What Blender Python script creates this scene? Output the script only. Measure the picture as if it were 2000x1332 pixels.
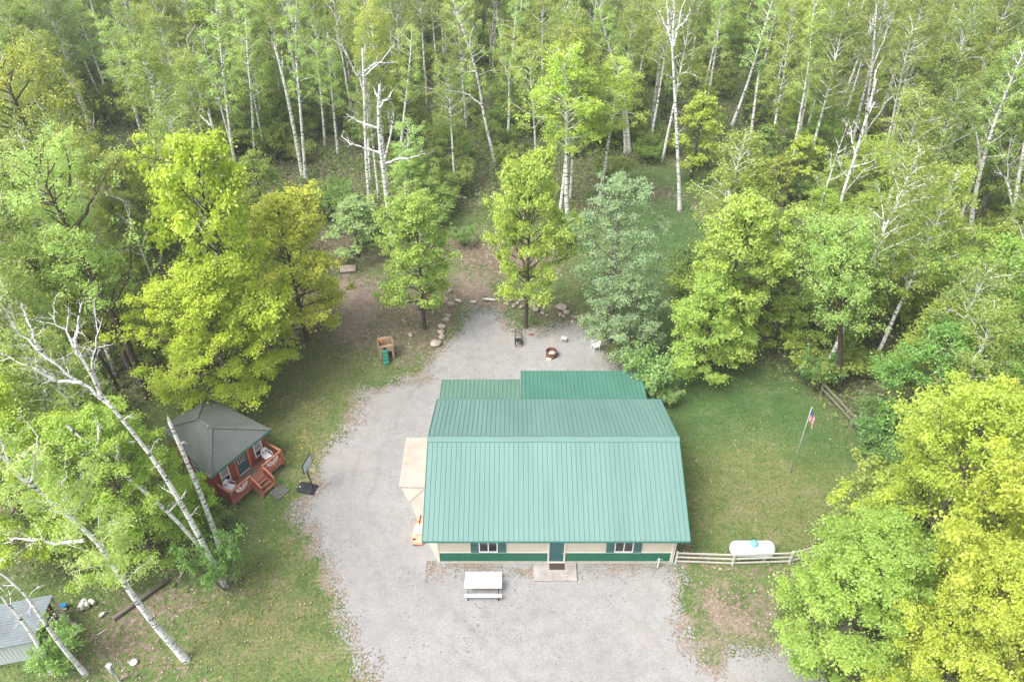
import bpy, math, random
import numpy as np
from mathutils import Vector, Matrix
PI = math.pi; R = math.radians
for o in list(bpy.data.objects): bpy.data.objects.remove(o)
sc = bpy.context.scene
col = sc.collection
# ---------------------------------------------------------------- camera, light
CAMH, PITCH = 42.5, 39.0
cam = bpy.data.cameras.new('camera'); camo = bpy.data.objects.new('camera', cam); col.objects.link(camo)
cam.lens = 28.0; cam.sensor_width = 36; cam.clip_end = 3000; cam.clip_start = 0.5
camo.location = (0, 0, CAMH); camo.rotation_euler = (R(90 - PITCH), 0, 0)
sc.camera = camo
SUN_EL, SUN_AZ = 57, 236      # azimuth clockwise from north (+Y)
w = bpy.data.worlds.new('World'); sc.world = w; w.use_nodes = True
nt = w.node_tree; bg = nt.nodes['Background']
sky = nt.nodes.new('ShaderNodeTexSky'); sky.sky_type = 'NISHITA'; sky.sun_disc = False
sky.sun_elevation = R(SUN_EL); sky.sun_rotation = R(SUN_AZ); sky.air_density = 0.6; sky.dust_density = 5.0; sky.ozone_density = 0.6
hs = nt.nodes.new('ShaderNodeHueSaturation'); hs.inputs['Saturation'].default_value = 0.45
nt.links.new(sky.outputs[0], hs.inputs['Color']); nt.links.new(hs.outputs[0], bg.inputs['Color'])
bg.inputs['Strength'].default_value = 0.15
sun = bpy.data.lights.new('sun', 'SUN'); sun.energy = 1.15; sun.angle = R(26); sun.color = (1, .965, .91)
so = bpy.data.objects.new('sun', sun); col.objects.link(so)
sd = Vector((math.sin(R(SUN_AZ)) * math.cos(R(SUN_EL)), math.cos(R(SUN_AZ)) * math.cos(R(SUN_EL)), math.sin(R(SUN_EL))))
so.rotation_euler = sd.to_track_quat('Z', 'Y').to_euler(); so.location = sd * 200
sc.view_settings.view_transform = 'Standard'; sc.view_settings.look = 'None'
sc.view_settings.gamma = 1; sc.view_settings.exposure = 1.18
sc.render.engine = 'CYCLES'
try:
    sc.cycles.max_bounces = 7; sc.cycles.diffuse_bounces = 4; sc.cycles.volume_bounces = 0; sc.cycles.transmission_bounces = 4
    sc.cycles.use_denoising = True; sc.cycles.use_adaptive_sampling = True; sc.cycles.adaptive_threshold = 0.02
except Exception: pass

# ---------------------------------------------------------------- survey: pixel of the 2000 px photo <-> place on the ground
F = 28 / 36 * 2000; CO, SI = math.cos(R(PITCH)), math.sin(R(PITCH))
def _ray(px, py):
    a = (px - 1000) / F; b = (py - 666) / F
    return a, CO - b * SI, -SI - b * CO
def G(px, py, z=0.0):
    d = _ray(px, py); t = (CAMH - z) / -d[2]
    return d[0] * t, d[1] * t
def PY(px, py, Y):
    d = _ray(px, py); t = Y / d[1]
    return d[0] * t, CAMH + d[2] * t
def P(x, y, z=0.0):
    dz = z - CAMH; f = y * CO - dz * SI; u = y * SI + dz * CO
    return 1000 + F * x / f, 666 - F * u / f
def height_of(base, top):
    return PY(top[0], top[1], G(*base)[1])[1]

# ---------------------------------------------------------------- materials
def newmat(name):
    m = bpy.data.materials.new(name); m.use_nodes = True; return m, m.node_tree, m.node_tree.nodes, m.node_tree.links
def ramp(N, stops):
    r = N.new('ShaderNodeValToRGB'); e = r.color_ramp.elements
    while len(e) < len(stops): e.new(0.5)
    for k, (p, c) in enumerate(stops): e[k].position = p; e[k].color = (*c, 1) if len(c) == 3 else c
    return r
def mat(name, c, rough=.7, var=.12, scale=3., bump=0., metal=0., c2=None, fine=0.0, coat=0., stretch=None):
    m, t, N, L = newmat(name); b = N['Principled BSDF']
    tc = N.new('ShaderNodeTexCoord'); src = tc.outputs['Object']
    if stretch:
        mp = N.new('ShaderNodeMapping'); mp.inputs['Scale'].default_value = stretch; L.new(src, mp.inputs[0]); src = mp.outputs[0]
    n = N.new('ShaderNodeTexNoise'); n.inputs['Scale'].default_value = scale; n.inputs['Detail'].default_value = 6; n.inputs['Roughness'].default_value = .65
    L.new(src, n.inputs['Vector'])
    lo = tuple(max(0, x * (1 - var)) for x in c); hi = tuple(min(1, x * (1 + var)) for x in (c2 or c))
    r = ramp(N, [(.32, lo), (.68, hi)]); L.new(n.outputs[0], r.inputs[0])
    L.new(r.outputs[0], b.inputs['Base Color'])
    b.inputs['Roughness'].default_value = rough; b.inputs['Metallic'].default_value = metal
    if coat: b.inputs['Coat Weight'].default_value = coat
    if bump:
        bp = N.new('ShaderNodeBump'); bp.inputs['Strength'].default_value = bump; bp.inputs['Distance'].default_value = .02
        n2 = N.new('ShaderNodeTexNoise'); n2.inputs['Scale'].default_value = scale * 6; n2.inputs['Detail'].default_value = 4
        L.new(src, n2.inputs['Vector']); L.new(n2.outputs[0], bp.inputs['Height']); L.new(bp.outputs[0], b.inputs['Normal'])
    return m
def leafmat(name, trans=.5, warm=(1.14, 1.12, .95)):
    """Leaf colour = the object's colour, varied leaf by leaf, from fresh green towards yellow."""
    m, t, N, L = newmat(name); N.remove(N['Principled BSDF']); out = N['Material Output']
    oi = N.new('ShaderNodeObjectInfo'); at = N.new('ShaderNodeAttribute'); at.attribute_name = 'rnd'
    r = ramp(N, [(0, (.80, .84, .84)), (.5, (.98, 1, .97)), (1, warm)])
    L.new(at.outputs['Fac'], r.inputs[0])
    mx = N.new('ShaderNodeMix'); mx.data_type = 'RGBA'; mx.blend_type = 'MULTIPLY'; mx.inputs[0].default_value = 1
    L.new(oi.outputs['Color'], mx.inputs[6]); L.new(r.outputs[0], mx.inputs[7])
    hsv = N.new('ShaderNodeHueSaturation')
    mr = N.new('ShaderNodeMapRange'); mr.inputs[3].default_value = .490; mr.inputs[4].default_value = .512
    L.new(oi.outputs['Random'], mr.inputs[0]); L.new(mr.outputs[0], hsv.inputs['Hue'])
    L.new(mx.outputs[2], hsv.inputs['Color'])
    d = N.new('ShaderNodeBsdfDiffuse'); tr = N.new('ShaderNodeBsdfTranslucent'); gl = N.new('ShaderNodeBsdfGlossy'); gl.inputs['Roughness'].default_value = .45
    gl.inputs['Color'].default_value = (.9, .95, .9, 1)
    L.new(hsv.outputs[0], d.inputs[0])
    g = N.new('ShaderNodeMix'); g.data_type = 'RGBA'; g.blend_type = 'MULTIPLY'; g.inputs[0].default_value = 1; g.inputs[7].default_value = (1.06, 1.1, .8, 1)
    L.new(hsv.outputs[0], g.inputs[6]); L.new(g.outputs[2], tr.inputs[0])
    ms = N.new('ShaderNodeMixShader'); ms.inputs[0].default_value = trans; L.new(d.outputs[0], ms.inputs[1]); L.new(tr.outputs[0], ms.inputs[2])
    m2 = N.new('ShaderNodeMixShader'); m2.inputs[0].default_value = .035; L.new(ms.outputs[0], m2.inputs[1]); L.new(gl.outputs[0], m2.inputs[2])
    L.new(m2.outputs[0], out.inputs[0]); return m
def barkmat():
    m, t, N, L = newmat('birch_bark'); b = N['Principled BSDF']; b.inputs['Roughness'].default_value = .75
    tc = N.new('ShaderNodeTexCoord')
    mp = N.new('ShaderNodeMapping'); mp.inputs['Scale'].default_value = (1.5, 1.5, 5); L.new(tc.outputs['Object'], mp.inputs[0])
    n = N.new('ShaderNodeTexNoise'); n.inputs['Scale'].default_value = 1.3; n.inputs['Detail'].default_value = 5; n.inputs['Roughness'].default_value = .7; L.new(mp.outputs[0], n.inputs[0])
    r = ramp(N, [(.40, (.06, .055, .05)), (.435, (.35, .34, .32)), (.47, (.84, .83, .82)), (.8, (.92, .91, .90))]); L.new(n.outputs[0], r.inputs[0])
    n2 = N.new('ShaderNodeTexNoise'); n2.inputs['Scale'].default_value = .45; n2.inputs['Detail'].default_value = 3; L.new(tc.outputs['Object'], n2.inputs[0])
    r2 = ramp(N, [(.5, (1, 1, 1)), (.72, (.86, .85, .81))]); L.new(n2.outputs[0], r2.inputs[0])
    mx = N.new('ShaderNodeMix'); mx.data_type = 'RGBA'; mx.blend_type = 'MULTIPLY'; mx.inputs[0].default_value = 1
    L.new(r.outputs[0], mx.inputs[6]); L.new(r2.outputs[0], mx.inputs[7]); L.new(mx.outputs[2], b.inputs['Base Color']); return m
def noise_node(N, L, vec, scale, detail=5, rough=.6):
    n = N.new('ShaderNodeTexNoise'); n.inputs['Scale'].default_value = scale; n.inputs['Detail'].default_value = detail; n.inputs['Roughness'].default_value = rough
    L.new(vec, n.inputs['Vector']); return n.outputs[0]
def mixc(N, L, fac, a, b, blend='MIX'):
    x = N.new('ShaderNodeMix'); x.data_type = 'RGBA'; x.blend_type = blend
    for sock, v in ((0, fac), (6, a), (7, b)):
        if isinstance(v, (int, float)): x.inputs[sock].default_value = v
        elif isinstance(v, tuple): x.inputs[sock].default_value = (*v, 1)
        else: L.new(v, x.inputs[sock])
    return x.outputs[2]
def math_node(N, L, op, a, b=0., clamp=False):
    x = N.new('ShaderNodeMath'); x.operation = op; x.use_clamp = clamp
    for k, v in enumerate((a, b)):
        if isinstance(v, (int, float)): x.inputs[k].default_value = v
        else: L.new(v, x.inputs[k])
    return x.outputs[0]
def ground_material():
    m, t, N, L = newmat('earth_and_turf'); b = N['Principled BSDF']; b.inputs['Roughness'].default_value = .95
    tc = N.new('ShaderNodeTexCoord'); v = tc.outputs['Object']
    def at(n):
        a = N.new('ShaderNodeAttribute'); a.attribute_name = n; return a.outputs['Fac']
    big, mid, fin, vfin = (noise_node(N, L, v, s, 6, .65) for s in (.12, .6, 2.6, 6.5))
    rg = ramp(N, [(.3, (.07, .125, .03)), (.5, (.11, .165, .045)), (.7, (.175, .195, .075))]); L.new(mid, rg.inputs[0])
    rgd = ramp(N, [(.3, (.045, .10, .026)), (.5, (.07, .138, .036)), (.72, (.115, .17, .055))]); L.new(mid, rgd.inputs[0])
    ry = ramp(N, [(.3, (.12, .155, .045)), (.55, (.185, .185, .075)), (.75, (.25, .215, .125))]); L.new(mid, ry.inputs[0])
    rl = ramp(N, [(.28, (.085, .06, .045)), (.5, (.18, .135, .105)), (.72, (.31, .25, .205))]); L.new(fin, rl.inputs[0])
    rf = ramp(N, [(.3, (.05, .075, .025)), (.5, (.095, .12, .04)), (.72, (.17, .155, .08))]); L.new(fin, rf.inputs[0])
    def thr(a, n, soft=.22):     # a in 0..1 broken up by noise n
        s = math_node(N, L, 'ADD', a, math_node(N, L, 'MULTIPLY', math_node(N, L, 'SUBTRACT', n, .5), 2.2))
        mr = N.new('ShaderNodeMapRange'); mr.interpolation_type = 'SMOOTHSTEP'; mr.inputs[1].default_value = .5 - soft; mr.inputs[2].default_value = .5 + soft
        L.new(s, mr.inputs[0]); return mr.outputs[0]
    c = mixc(N, L, thr(at('lawn'), fin), rf.outputs[0], rg.outputs[0])
    c = mixc(N, L, thr(at('lush'), mid), c, rgd.outputs[0])
    c = mixc(N, L, thr(at('dry'), fin, .3), c, ry.outputs[0])
    c = mixc(N, L, thr(at('litter'), fin, .18), c, rl.outputs[0])
    c = mixc(N, L, thr(at('dirt'), mid, .3), c, (.275, .215, .175))
    rv = ramp(N, [(.28, (.5, .52, .5)), (.5, (.98, .98, .98)), (.74, (1.55, 1.5, 1.4))]); L.new(vfin, rv.inputs[0])
    c = mixc(N, L, .85, c, rv.outputs[0], 'MULTIPLY')
    L.new(c, b.inputs['Base Color'])
    bp = N.new('ShaderNodeBump'); bp.inputs['Strength'].default_value = .6; bp.inputs['Distance'].default_value = .08
    L.new(vfin, bp.inputs['Height']); L.new(bp.outputs[0], b.inputs['Normal']); return m
def gravel_material():
    m, t, N, L = newmat('crushed_gravel'); b = N['Principled BSDF']; b.inputs['Roughness'].default_value = .9
    tc = N.new('ShaderNodeTexCoord'); v = tc.outputs['Object']
    big = noise_node(N, L, v, .16, 4, .6); mid = noise_node(N, L, v, 1.1, 6, .7); fin = noise_node(N, L, v, 9., 6, .8)
    vo = N.new('ShaderNodeTexVoronoi'); vo.inputs['Scale'].default_value = 16; L.new(v, vo.inputs[0])
    r = ramp(N, [(.3, (.268, .269, .268)), (.7, (.318, .319, .318))]); L.new(big, r.inputs[0])
    r2 = ramp(N, [(.28, (.86, .84, .82)), (.6, (1.04, 1.04, 1.04))]); L.new(mid, r2.inputs[0])
    r3 = ramp(N, [(.25, (.74, .735, .73)), (.5, (1, 1, 1)), (.75, (1.2, 1.2, 1.2))]); L.new(fin, r3.inputs[0])
    sep = N.new('ShaderNodeSeparateColor'); L.new(vo.outputs['Color'], sep.inputs[0])
    r4 = ramp(N, [(0, (.84, .84, .83)), (1, (1.12, 1.12, 1.13))]); L.new(sep.outputs[0], r4.inputs[0])
    c = mixc(N, L, 1., r.outputs[0], r2.outputs[0], 'MULTIPLY'); c = mixc(N, L, .8, c, r3.outputs[0], 'MULTIPLY'); c = mixc(N, L, .8, c, r4.outputs[0], 'MULTIPLY')
    at = N.new('ShaderNodeAttribute'); at.attribute_name = 'dust'
    c = mixc(N, L, at.outputs['Fac'], c, (.40, .33, .27))
    a2 = N.new('ShaderNodeAttribute'); a2.attribute_name = 'track'; c = mixc(N, L, a2.outputs['Fac'], c, (.89, .89, .89), 'MULTIPLY')
    L.new(c, b.inputs['Base Color'])
    bp = N.new('ShaderNodeBump'); bp.inputs['Strength'].default_value = .35; bp.inputs['Distance'].default_value = .03
    L.new(fin, bp.inputs['Height']); L.new(bp.outputs[0], b.inputs['Normal']); return m
def speckmat(name, stops, rough=.85):
    m, t, N, L = newmat(name); b = N['Principled BSDF']; b.inputs['Roughness'].default_value = rough
    at = N.new('ShaderNodeAttribute'); at.attribute_name = 'rnd'; r = ramp(N, stops); L.new(at.outputs['Fac'], r.inputs[0]); L.new(r.outputs[0], b.inputs['Base Color']); return m
def shinglemat():
    m, t, N, L = newmat('asphalt_shingles'); b = N['Principled BSDF']; b.inputs['Roughness'].default_value = .9
    tc = N.new('ShaderNodeTexCoord'); v = tc.outputs['Object']
    mp = N.new('ShaderNodeMapping'); mp.inputs['Scale'].default_value = (1, 1, 1); L.new(v, mp.inputs[0])
    n = noise_node(N, L, v, 14, 5, .7); n2 = noise_node(N, L, v, .8, 4, .6)
    sx = N.new('ShaderNodeSeparateXYZ'); L.new(v, sx.inputs[0])
    fr = math_node(N, L, 'FRACT', math_node(N, L, 'MULTIPLY', sx.outputs[2], 13.5)); ln = math_node(N, L, 'LESS_THAN', fr, .2)
    r = ramp(N, [(.3, (.125, .136, .131)), (.7, (.20, .213, .206))]); L.new(n, r.inputs[0])
    r2 = ramp(N, [(.35, (.88, .9, .88)), (.65, (1.12, 1.12, 1.1))]); L.new(n2, r2.inputs[0])
    c = mixc(N, L, 1., r.outputs[0], r2.outputs[0], 'MULTIPLY'); c = mixc(N, L, math_node(N, L, 'MULTIPLY', ln, .5), c, (.04, .045, .045))
    L.new(c, b.inputs['Base Color']); return m

M = dict(
    leaf=leafmat('maple_leaf'), birchleaf=leafmat('birch_leaf', .48, (1.14, 1.14, .95)),
    birch=barkmat(), grey=mat('grey_bark', (.17, .15, .125), .9, .35, 2.2, .5, stretch=(3, 3, .8)), dark=mat('dark_bark', (.085, .065, .05), .9, .35, 2.2, .5, stretch=(3, 3, .8)),
    ground=ground_material(), gravel=gravel_material(), shingle=shinglemat(),
    roof=mat('green_roof_metal', (.138, .252, .230), .42, .05, .35, 0, c2=(.165, .284, .260), stretch=(1.2, .15, .3)), roof2=mat('deep_green_roof_metal', (.075, .200, .155), .38, .08, .5), roof3=mat('faded_green_roof_metal', (.115, .215, .168), .5, .08, .6),
    seam=mat('roof_rib_shade', (.098, .188, .170), .45, .05, .4), seam2=mat('deep_green_rib_shade', (.05, .15, .11), .45, .05, .4), seam3=mat('faded_rib_shade', (.08, .16, .12), .45, .05, .4),  # ribs darker than their sheets: rib shading put into the colour
    ridge=mat('ridge_cap_metal', (.138, .252, .230), .42, .05, .5),
    cream=mat('cream_steel_siding', (.60, .555, .455), .5, .04, .8), creamtrim=mat('cream_trim', (.70, .65, .54), .5, .04, 2), wains=mat('dark_green_siding', (.02, .16, .10), .45, .08, 1.),
    shut=mat('shutter_green', (.045, .13, .125), .5, .08, 3), doorg=mat('green_door_paint', (.035, .12, .13), .35, .08, 2), gtrim=mat('green_trim_metal', (.045, .20, .16), .4, .08, 2),
    white=mat('white_vinyl', (.78, .78, .77), .45, .03, 3), whitewood=mat('white_painted_wood', (.74, .73, .72), .7, .07, 4, .15, stretch=(1, 6, 1)), plastic=mat('white_plastic', (.8, .8, .8), .35, .03, 3),
    glass=mat('window_glass', (.05, .05, .05), .08, .2, 1.2), darkglass=mat('dark_glass', (.03, .03, .032), .08, .3, 2), blind=mat('window_blind', (.30, .30, .30), .6, .1, 2),
    conc=mat('concrete', (.31, .285, .265), .85, .14, 1.6, .1, c2=(.37, .35, .33)), apron=mat('tan_concrete', (.42, .36, .305), .8, .08, .9, .1, c2=(.475, .425, .375)), found=mat('foundation', (.48, .45, .38), .8, .1, 3),
    log=mat('stained_log', (.31, .055, .028), .45, .2, 3, .1, c2=(.38, .08, .042), stretch=(1, 1, 4)), deck=mat('red_stained_deck', (.24, .095, .065), .65, .15, 4, .1, stretch=(1, 8, 1), c2=(.31, .14, .095)),
    rail=mat('red_stained_rail', (.37, .13, .08), .65, .15, 3, c2=(.45, .19, .125)), post=mat('orange_stained_post', (.52, .16, .06), .55, .1, 3),
    black=mat('black_plastic', (.028, .03, .034), .45, .15, 4), bmetal=mat('black_metal', (.02, .02, .022), .4, .1, 4), boardgrey=mat('backboard', (.48, .53, .62), .25, .04, 2),
    metal=mat('galvanised_metal', (.55, .56, .57), .4, .08, 3, metal=.4), shedroof=mat('grey_blue_roof_metal', (.145, .175, .20), .45, .12, 1, c2=(.18, .215, .235)), shedwall=mat('pale_shed_siding', (.62, .67, .68), .5, .05, .5),
    tank=mat('white_tank_enamel', (.74, .80, .82), .3, .03, 2), tankblue=mat('blue_dome_paint', (.19, .46, .54), .35, .08, 3),
    fence=mat('fence_rail_vinyl', (.60, .58, .53), .7, .12, 3), oldfence=mat('weathered_wood', (.25, .225, .185), .85, .2, 3, .2),
    rust=mat('rusted_steel', (.085, .035, .024), .85, .4, 5, .3, c2=(.15, .06, .038)), ash=mat('split_firewood', (.62, .53, .36), .85, .3, 5, c2=(.75, .70, .62)), ashbed=mat('ash', (.25, .24, .23), .95, .2, 5),
    rock=mat('granite_boulder', (.33, .27, .23), .85, .25, 3, .4, c2=(.46, .39, .34)), play=mat('brown_moulded_plastic', (.36, .255, .17), .6, .15, 4, c2=(.45, .33, .22)), playgreen=mat('green_moulded_plastic', (.03, .24, .16), .5, .08, 4), playorange=mat('orange_wheel', (.66, .25, .06), .5, .08, 4),
    stool=mat('cream_plastic', (.62, .57, .48), .5, .08, 4), bluecloth=mat('pale_blue_cloth', (.36, .47, .72), .8, .15, 3), mat_=mat('brown_doormat', (.075, .05, .04), .95, .5, 14), greymat=mat('grey_slab', (.11, .125, .11), .95, .15, 6, .2),
    orange=mat('faded_orange_plastic', (.75, .22, .11), .5, .15, 2, c2=(.8, .42, .32)), pink=mat('faded_pink_plastic', (.76, .50, .42), .5, .08, 2), hose=mat('green_hose', (.28, .55, .46), .5, .1, 3),
    red=mat('flag_red', (.55, .04, .05), .7, .05, 3), flagwhite=mat('flag_white', (.78, .76, .75), .7, .03, 3), navy=mat('flag_blue', (.035, .06, .22), .7, .05, 3),
    brown=mat('brown_boards', (.145, .075, .05), .8, .2, 5, .2), timber=mat('old_timber', (.16, .135, .11), .9, .3, 3, .4, stretch=(1, 5, 1)), tarp=mat('blue_tarp', (.03, .22, .55), .5, .1, 3), cutend=mat('cut_wood', (.52, .40, .26), .85, .15, 6),
    water=mat('dark_pond_water', (.06, .052, .045), .08, .3, .4), redp=mat('red_plastic', (.55, .05, .04), .5, .1, 3),
    litter=speckmat('dry_leaf', [(0, (.13, .065, .04)), (.3, (.25, .15, .10)), (.6, (.38, .27, .20)), (.85, (.52, .42, .33)), (1, (.64, .58, .5))]),
    grassb=speckmat('grass_blade', [(0, (.075, .145, .035)), (.4, (.12, .20, .045)), (.75, (.19, .25, .07)), (1, (.33, .31, .16))]),
    weed=speckmat('weed_leaf', [(0, (.09, .17, .05)), (.6, (.15, .25, .07)), (1, (.28, .32, .12))]),
    yellow=speckmat('yellow_flower', [(0, (.75, .42, .01)), (1, (.9, .70, .05))]),
)
for k_ in ('roof', 'roof2', 'roof3', 'seam', 'seam2', 'seam3', 'ridge'):
    b_ = M[k_].node_tree.nodes['Principled BSDF']; b_.inputs['Roughness'].default_value = .62; b_.inputs['Specular IOR Level'].default_value = .25
# ---------------------------------------------------------------- object helpers
def tag(o, label=None, cat=None, group=None, kind=None):
    if label: o['label'] = label
    if cat: o['category'] = cat
    if group: o['group'] = group
    if kind: o['kind'] = kind
    return o
def empty(name, loc=(0, 0, 0), rz=0., label=None, cat=None, group=None):
    o = bpy.data.objects.new(name, None); o.empty_display_size = .2; col.objects.link(o); o.location = loc; o.rotation_euler = (0, 0, rz)
    return tag(o, label, cat, group)
def mesh_np(name, V, Q, mats, attr=None, smooth=False, midx=None, tri=False):
    n = 3 if tri else 4
    me = bpy.data.meshes.new(name); V = np.asarray(V, np.float32); Q = np.asarray(Q, np.int32).reshape(-1, n)
    me.vertices.add(len(V)); me.vertices.foreach_set('co', V.ravel())
    me.loops.add(Q.size); me.loops.foreach_set('vertex_index', Q.ravel())
    me.polygons.add(len(Q)); me.polygons.foreach_set('loop_start', np.arange(0, Q.size, n, dtype=np.int32))
    try: me.polygons.foreach_set('loop_total', np.full(len(Q), n, np.int32))
    except Exception: pass
    me.polygons.foreach_set('use_smooth', np.full(len(Q), smooth, bool))
    if midx is not None: me.polygons.foreach_set('material_index', np.asarray(midx, np.int32))
    for k, a in (attr or {}).items():
        at = me.attributes.new(k, 'FLOAT', 'POINT'); at.data.foreach_set('value', np.asarray(a, np.float32))
    me.update(calc_edges=True)
    for m in (mats if isinstance(mats, (list, tuple)) else [mats]): me.materials.append(m)
    return me
def link(name, me, parent=None, loc=None):
    o = bpy.data.objects.new(name, me); col.objects.link(o)
    if parent: o.parent = parent
    if loc: o.location = loc
    return o
class MB:
    def __init__(s): s.v = []; s.f = []; s.m = []; s.cur = 0
    def add(s, vs, fs):
        b = len(s.v); s.v += [tuple(x) for x in vs]; s.f += [tuple(b + i for i in f) for f in fs]; s.m += [s.cur] * len(fs); return s
    def box(s, x0, x1, y0, y1, z0, z1, M_=None):
        vs = [Vector(p) for p in ((x0, y0, z0), (x1, y0, z0), (x1, y1, z0), (x0, y1, z0), (x0, y0, z1), (x1, y0, z1), (x1, y1, z1), (x0, y1, z1))]
        if M_ is not None: vs = [M_ @ p for p in vs]
        return s.add(vs, [(0, 3, 2, 1), (4, 5, 6, 7), (0, 1, 5, 4), (1, 2, 6, 5), (2, 3, 7, 6), (3, 0, 4, 7)])
    def beam(s, a, b, w, h, up=(0, 0, 1)):
        a, b = Vector(a), Vector(b); d = (b - a).normalized(); side = d.cross(Vector(up))
        if side.length < 1e-4: side = d.cross(Vector((1, 0, 0)))
        side.normalize(); u = side.cross(d).normalized(); vs = []
        for p in (a, b):
            for sx, sz in ((-1, -1), (1, -1), (1, 1), (-1, 1)): vs.append(p + side * sx * w / 2 + u * sz * h / 2)
        return s.add(vs, [(0, 1, 2, 3), (7, 6, 5, 4), (0, 4, 5, 1), (1, 5, 6, 2), (2, 6, 7, 3), (3, 7, 4, 0)])
    def tube(s, pts, rad, n=8, cap=True):
        pts = [Vector(p) for p in pts]; rad = rad if isinstance(rad, (list, tuple)) else [rad] * len(pts); vs = []; fs = []
        for i, p in enumerate(pts):
            d = (pts[min(i + 1, len(pts) - 1)] - pts[max(i - 1, 0)]).normalized()
            a = d.cross(Vector((0.31, .95, .05))); a.normalize(); b = d.cross(a)
            for k in range(n): t = 2 * PI * k / n; vs.append(p + (a * math.cos(t) + b * math.sin(t)) * rad[i])
        for i in range(len(pts) - 1):
            for k in range(n): fs.append((i * n + k, i * n + (k + 1) % n, (i + 1) * n + (k + 1) % n, (i + 1) * n + k))
        if cap: fs.append(tuple(range(n))[::-1]); fs.append(tuple((len(pts) - 1) * n + k for k in range(n)))
        return s.add(vs, fs)
    def lathe(s, prof, n=20, c=(0, 0, 0), axis='z', cap=True):
        vs = []; fs = []
        for r, z in prof:
            for k in range(n):
                t = 2 * PI * k / n; q = (r * math.cos(t), r * math.sin(t), z)
                if axis == 'x': q = (q[2], q[0], q[1])
                vs.append((q[0] + c[0], q[1] + c[1], q[2] + c[2]))
        for i in range(len(prof) - 1):
            for k in range(n): fs.append((i * n + k, i * n + (k + 1) % n, (i + 1) * n + (k + 1) % n, (i + 1) * n + k))
        if cap: fs.append(tuple(range(n))[::-1]); fs.append(tuple((len(prof) - 1) * n + k for k in range(n)))
        return s.add(vs, fs)
    def poly(s, pts, z0, z1):
        n = len(pts); vs = [(x, y, z0) for x, y in pts] + [(x, y, z1) for x, y in pts]
        return s.add(vs, [tuple(range(n))[::-1], tuple(range(n, 2 * n))] + [(i, (i + 1) % n, n + (i + 1) % n, n + i) for i in range(n)])
    def build(s, name, m, parent=None, smooth=False, bevel=0., loc=None, rz=None):
        me = bpy.data.meshes.new(name); me.from_pydata(s.v, [], s.f)
        for k in (m if isinstance(m, (list, tuple)) else [m]): me.materials.append(k)
        me.polygons.foreach_set('material_index', s.m)
        if smooth: me.polygons.foreach_set('use_smooth', [True] * len(s.f))
        me.update(); o = link(name, me, parent, loc)
        if rz is not None: o.rotation_euler = (0, 0, rz)
        if bevel:
            b = o.modifiers.new('bevel', 'BEVEL'); b.width = bevel; b.segments = 2; b.limit_method = 'ANGLE'
        return o
def copy_tree(o, parent=None):
    c = o.copy(); col.objects.link(c); c.parent = parent
    for ch in o.children: copy_tree(ch, c)
    return c
# 2D value noise
_rn = np.random.RandomState(7); _tab = _rn.rand(256, 256)
def vnoise(x, y):
    xi = np.floor(x).astype(int); yi = np.floor(y).astype(int); fx = x - xi; fy = y - yi
    fx = fx * fx * (3 - 2 * fx); fy = fy * fy * (3 - 2 * fy)
    g = lambda i, j: _tab[i & 255, j & 255]
    return (g(xi, yi) * (1 - fx) + g(xi + 1, yi) * fx) * (1 - fy) + (g(xi, yi + 1) * (1 - fx) + g(xi + 1, yi + 1) * fx) * fy
def fbm(x, y, o=4):
    s = 0; a = 1; t = 0
    for k in range(o): s = s + a * vnoise(x * 2 ** k + 17.3 * k, y * 2 ** k + 5.7 * k); t += a; a *= .55
    return s / t
def seg_dist(X, Y, poly):
    """signed distance, positive inside"""
    d = np.full(X.shape, 1e9); ins = np.zeros(X.shape, bool); n = len(poly)
    for i in range(n):
        ax, ay = poly[i]; bx, by = poly[(i + 1) % n]; ex, ey = bx - ax, by - ay
        t = np.clip(((X - ax) * ex + (Y - ay) * ey) / (ex * ex + ey * ey + 1e-9), 0, 1)
        d = np.minimum(d, np.hypot(X - ax - t * ex, Y - ay - t * ey))
        if ey != 0:
            c = ((ay > Y) != (by > Y)) & (X < ex * (Y - ay) / ey + ax); ins ^= c
    return np.where(ins, d, -d)
W = lambda pts: [G(*p) for p in pts]
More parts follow.
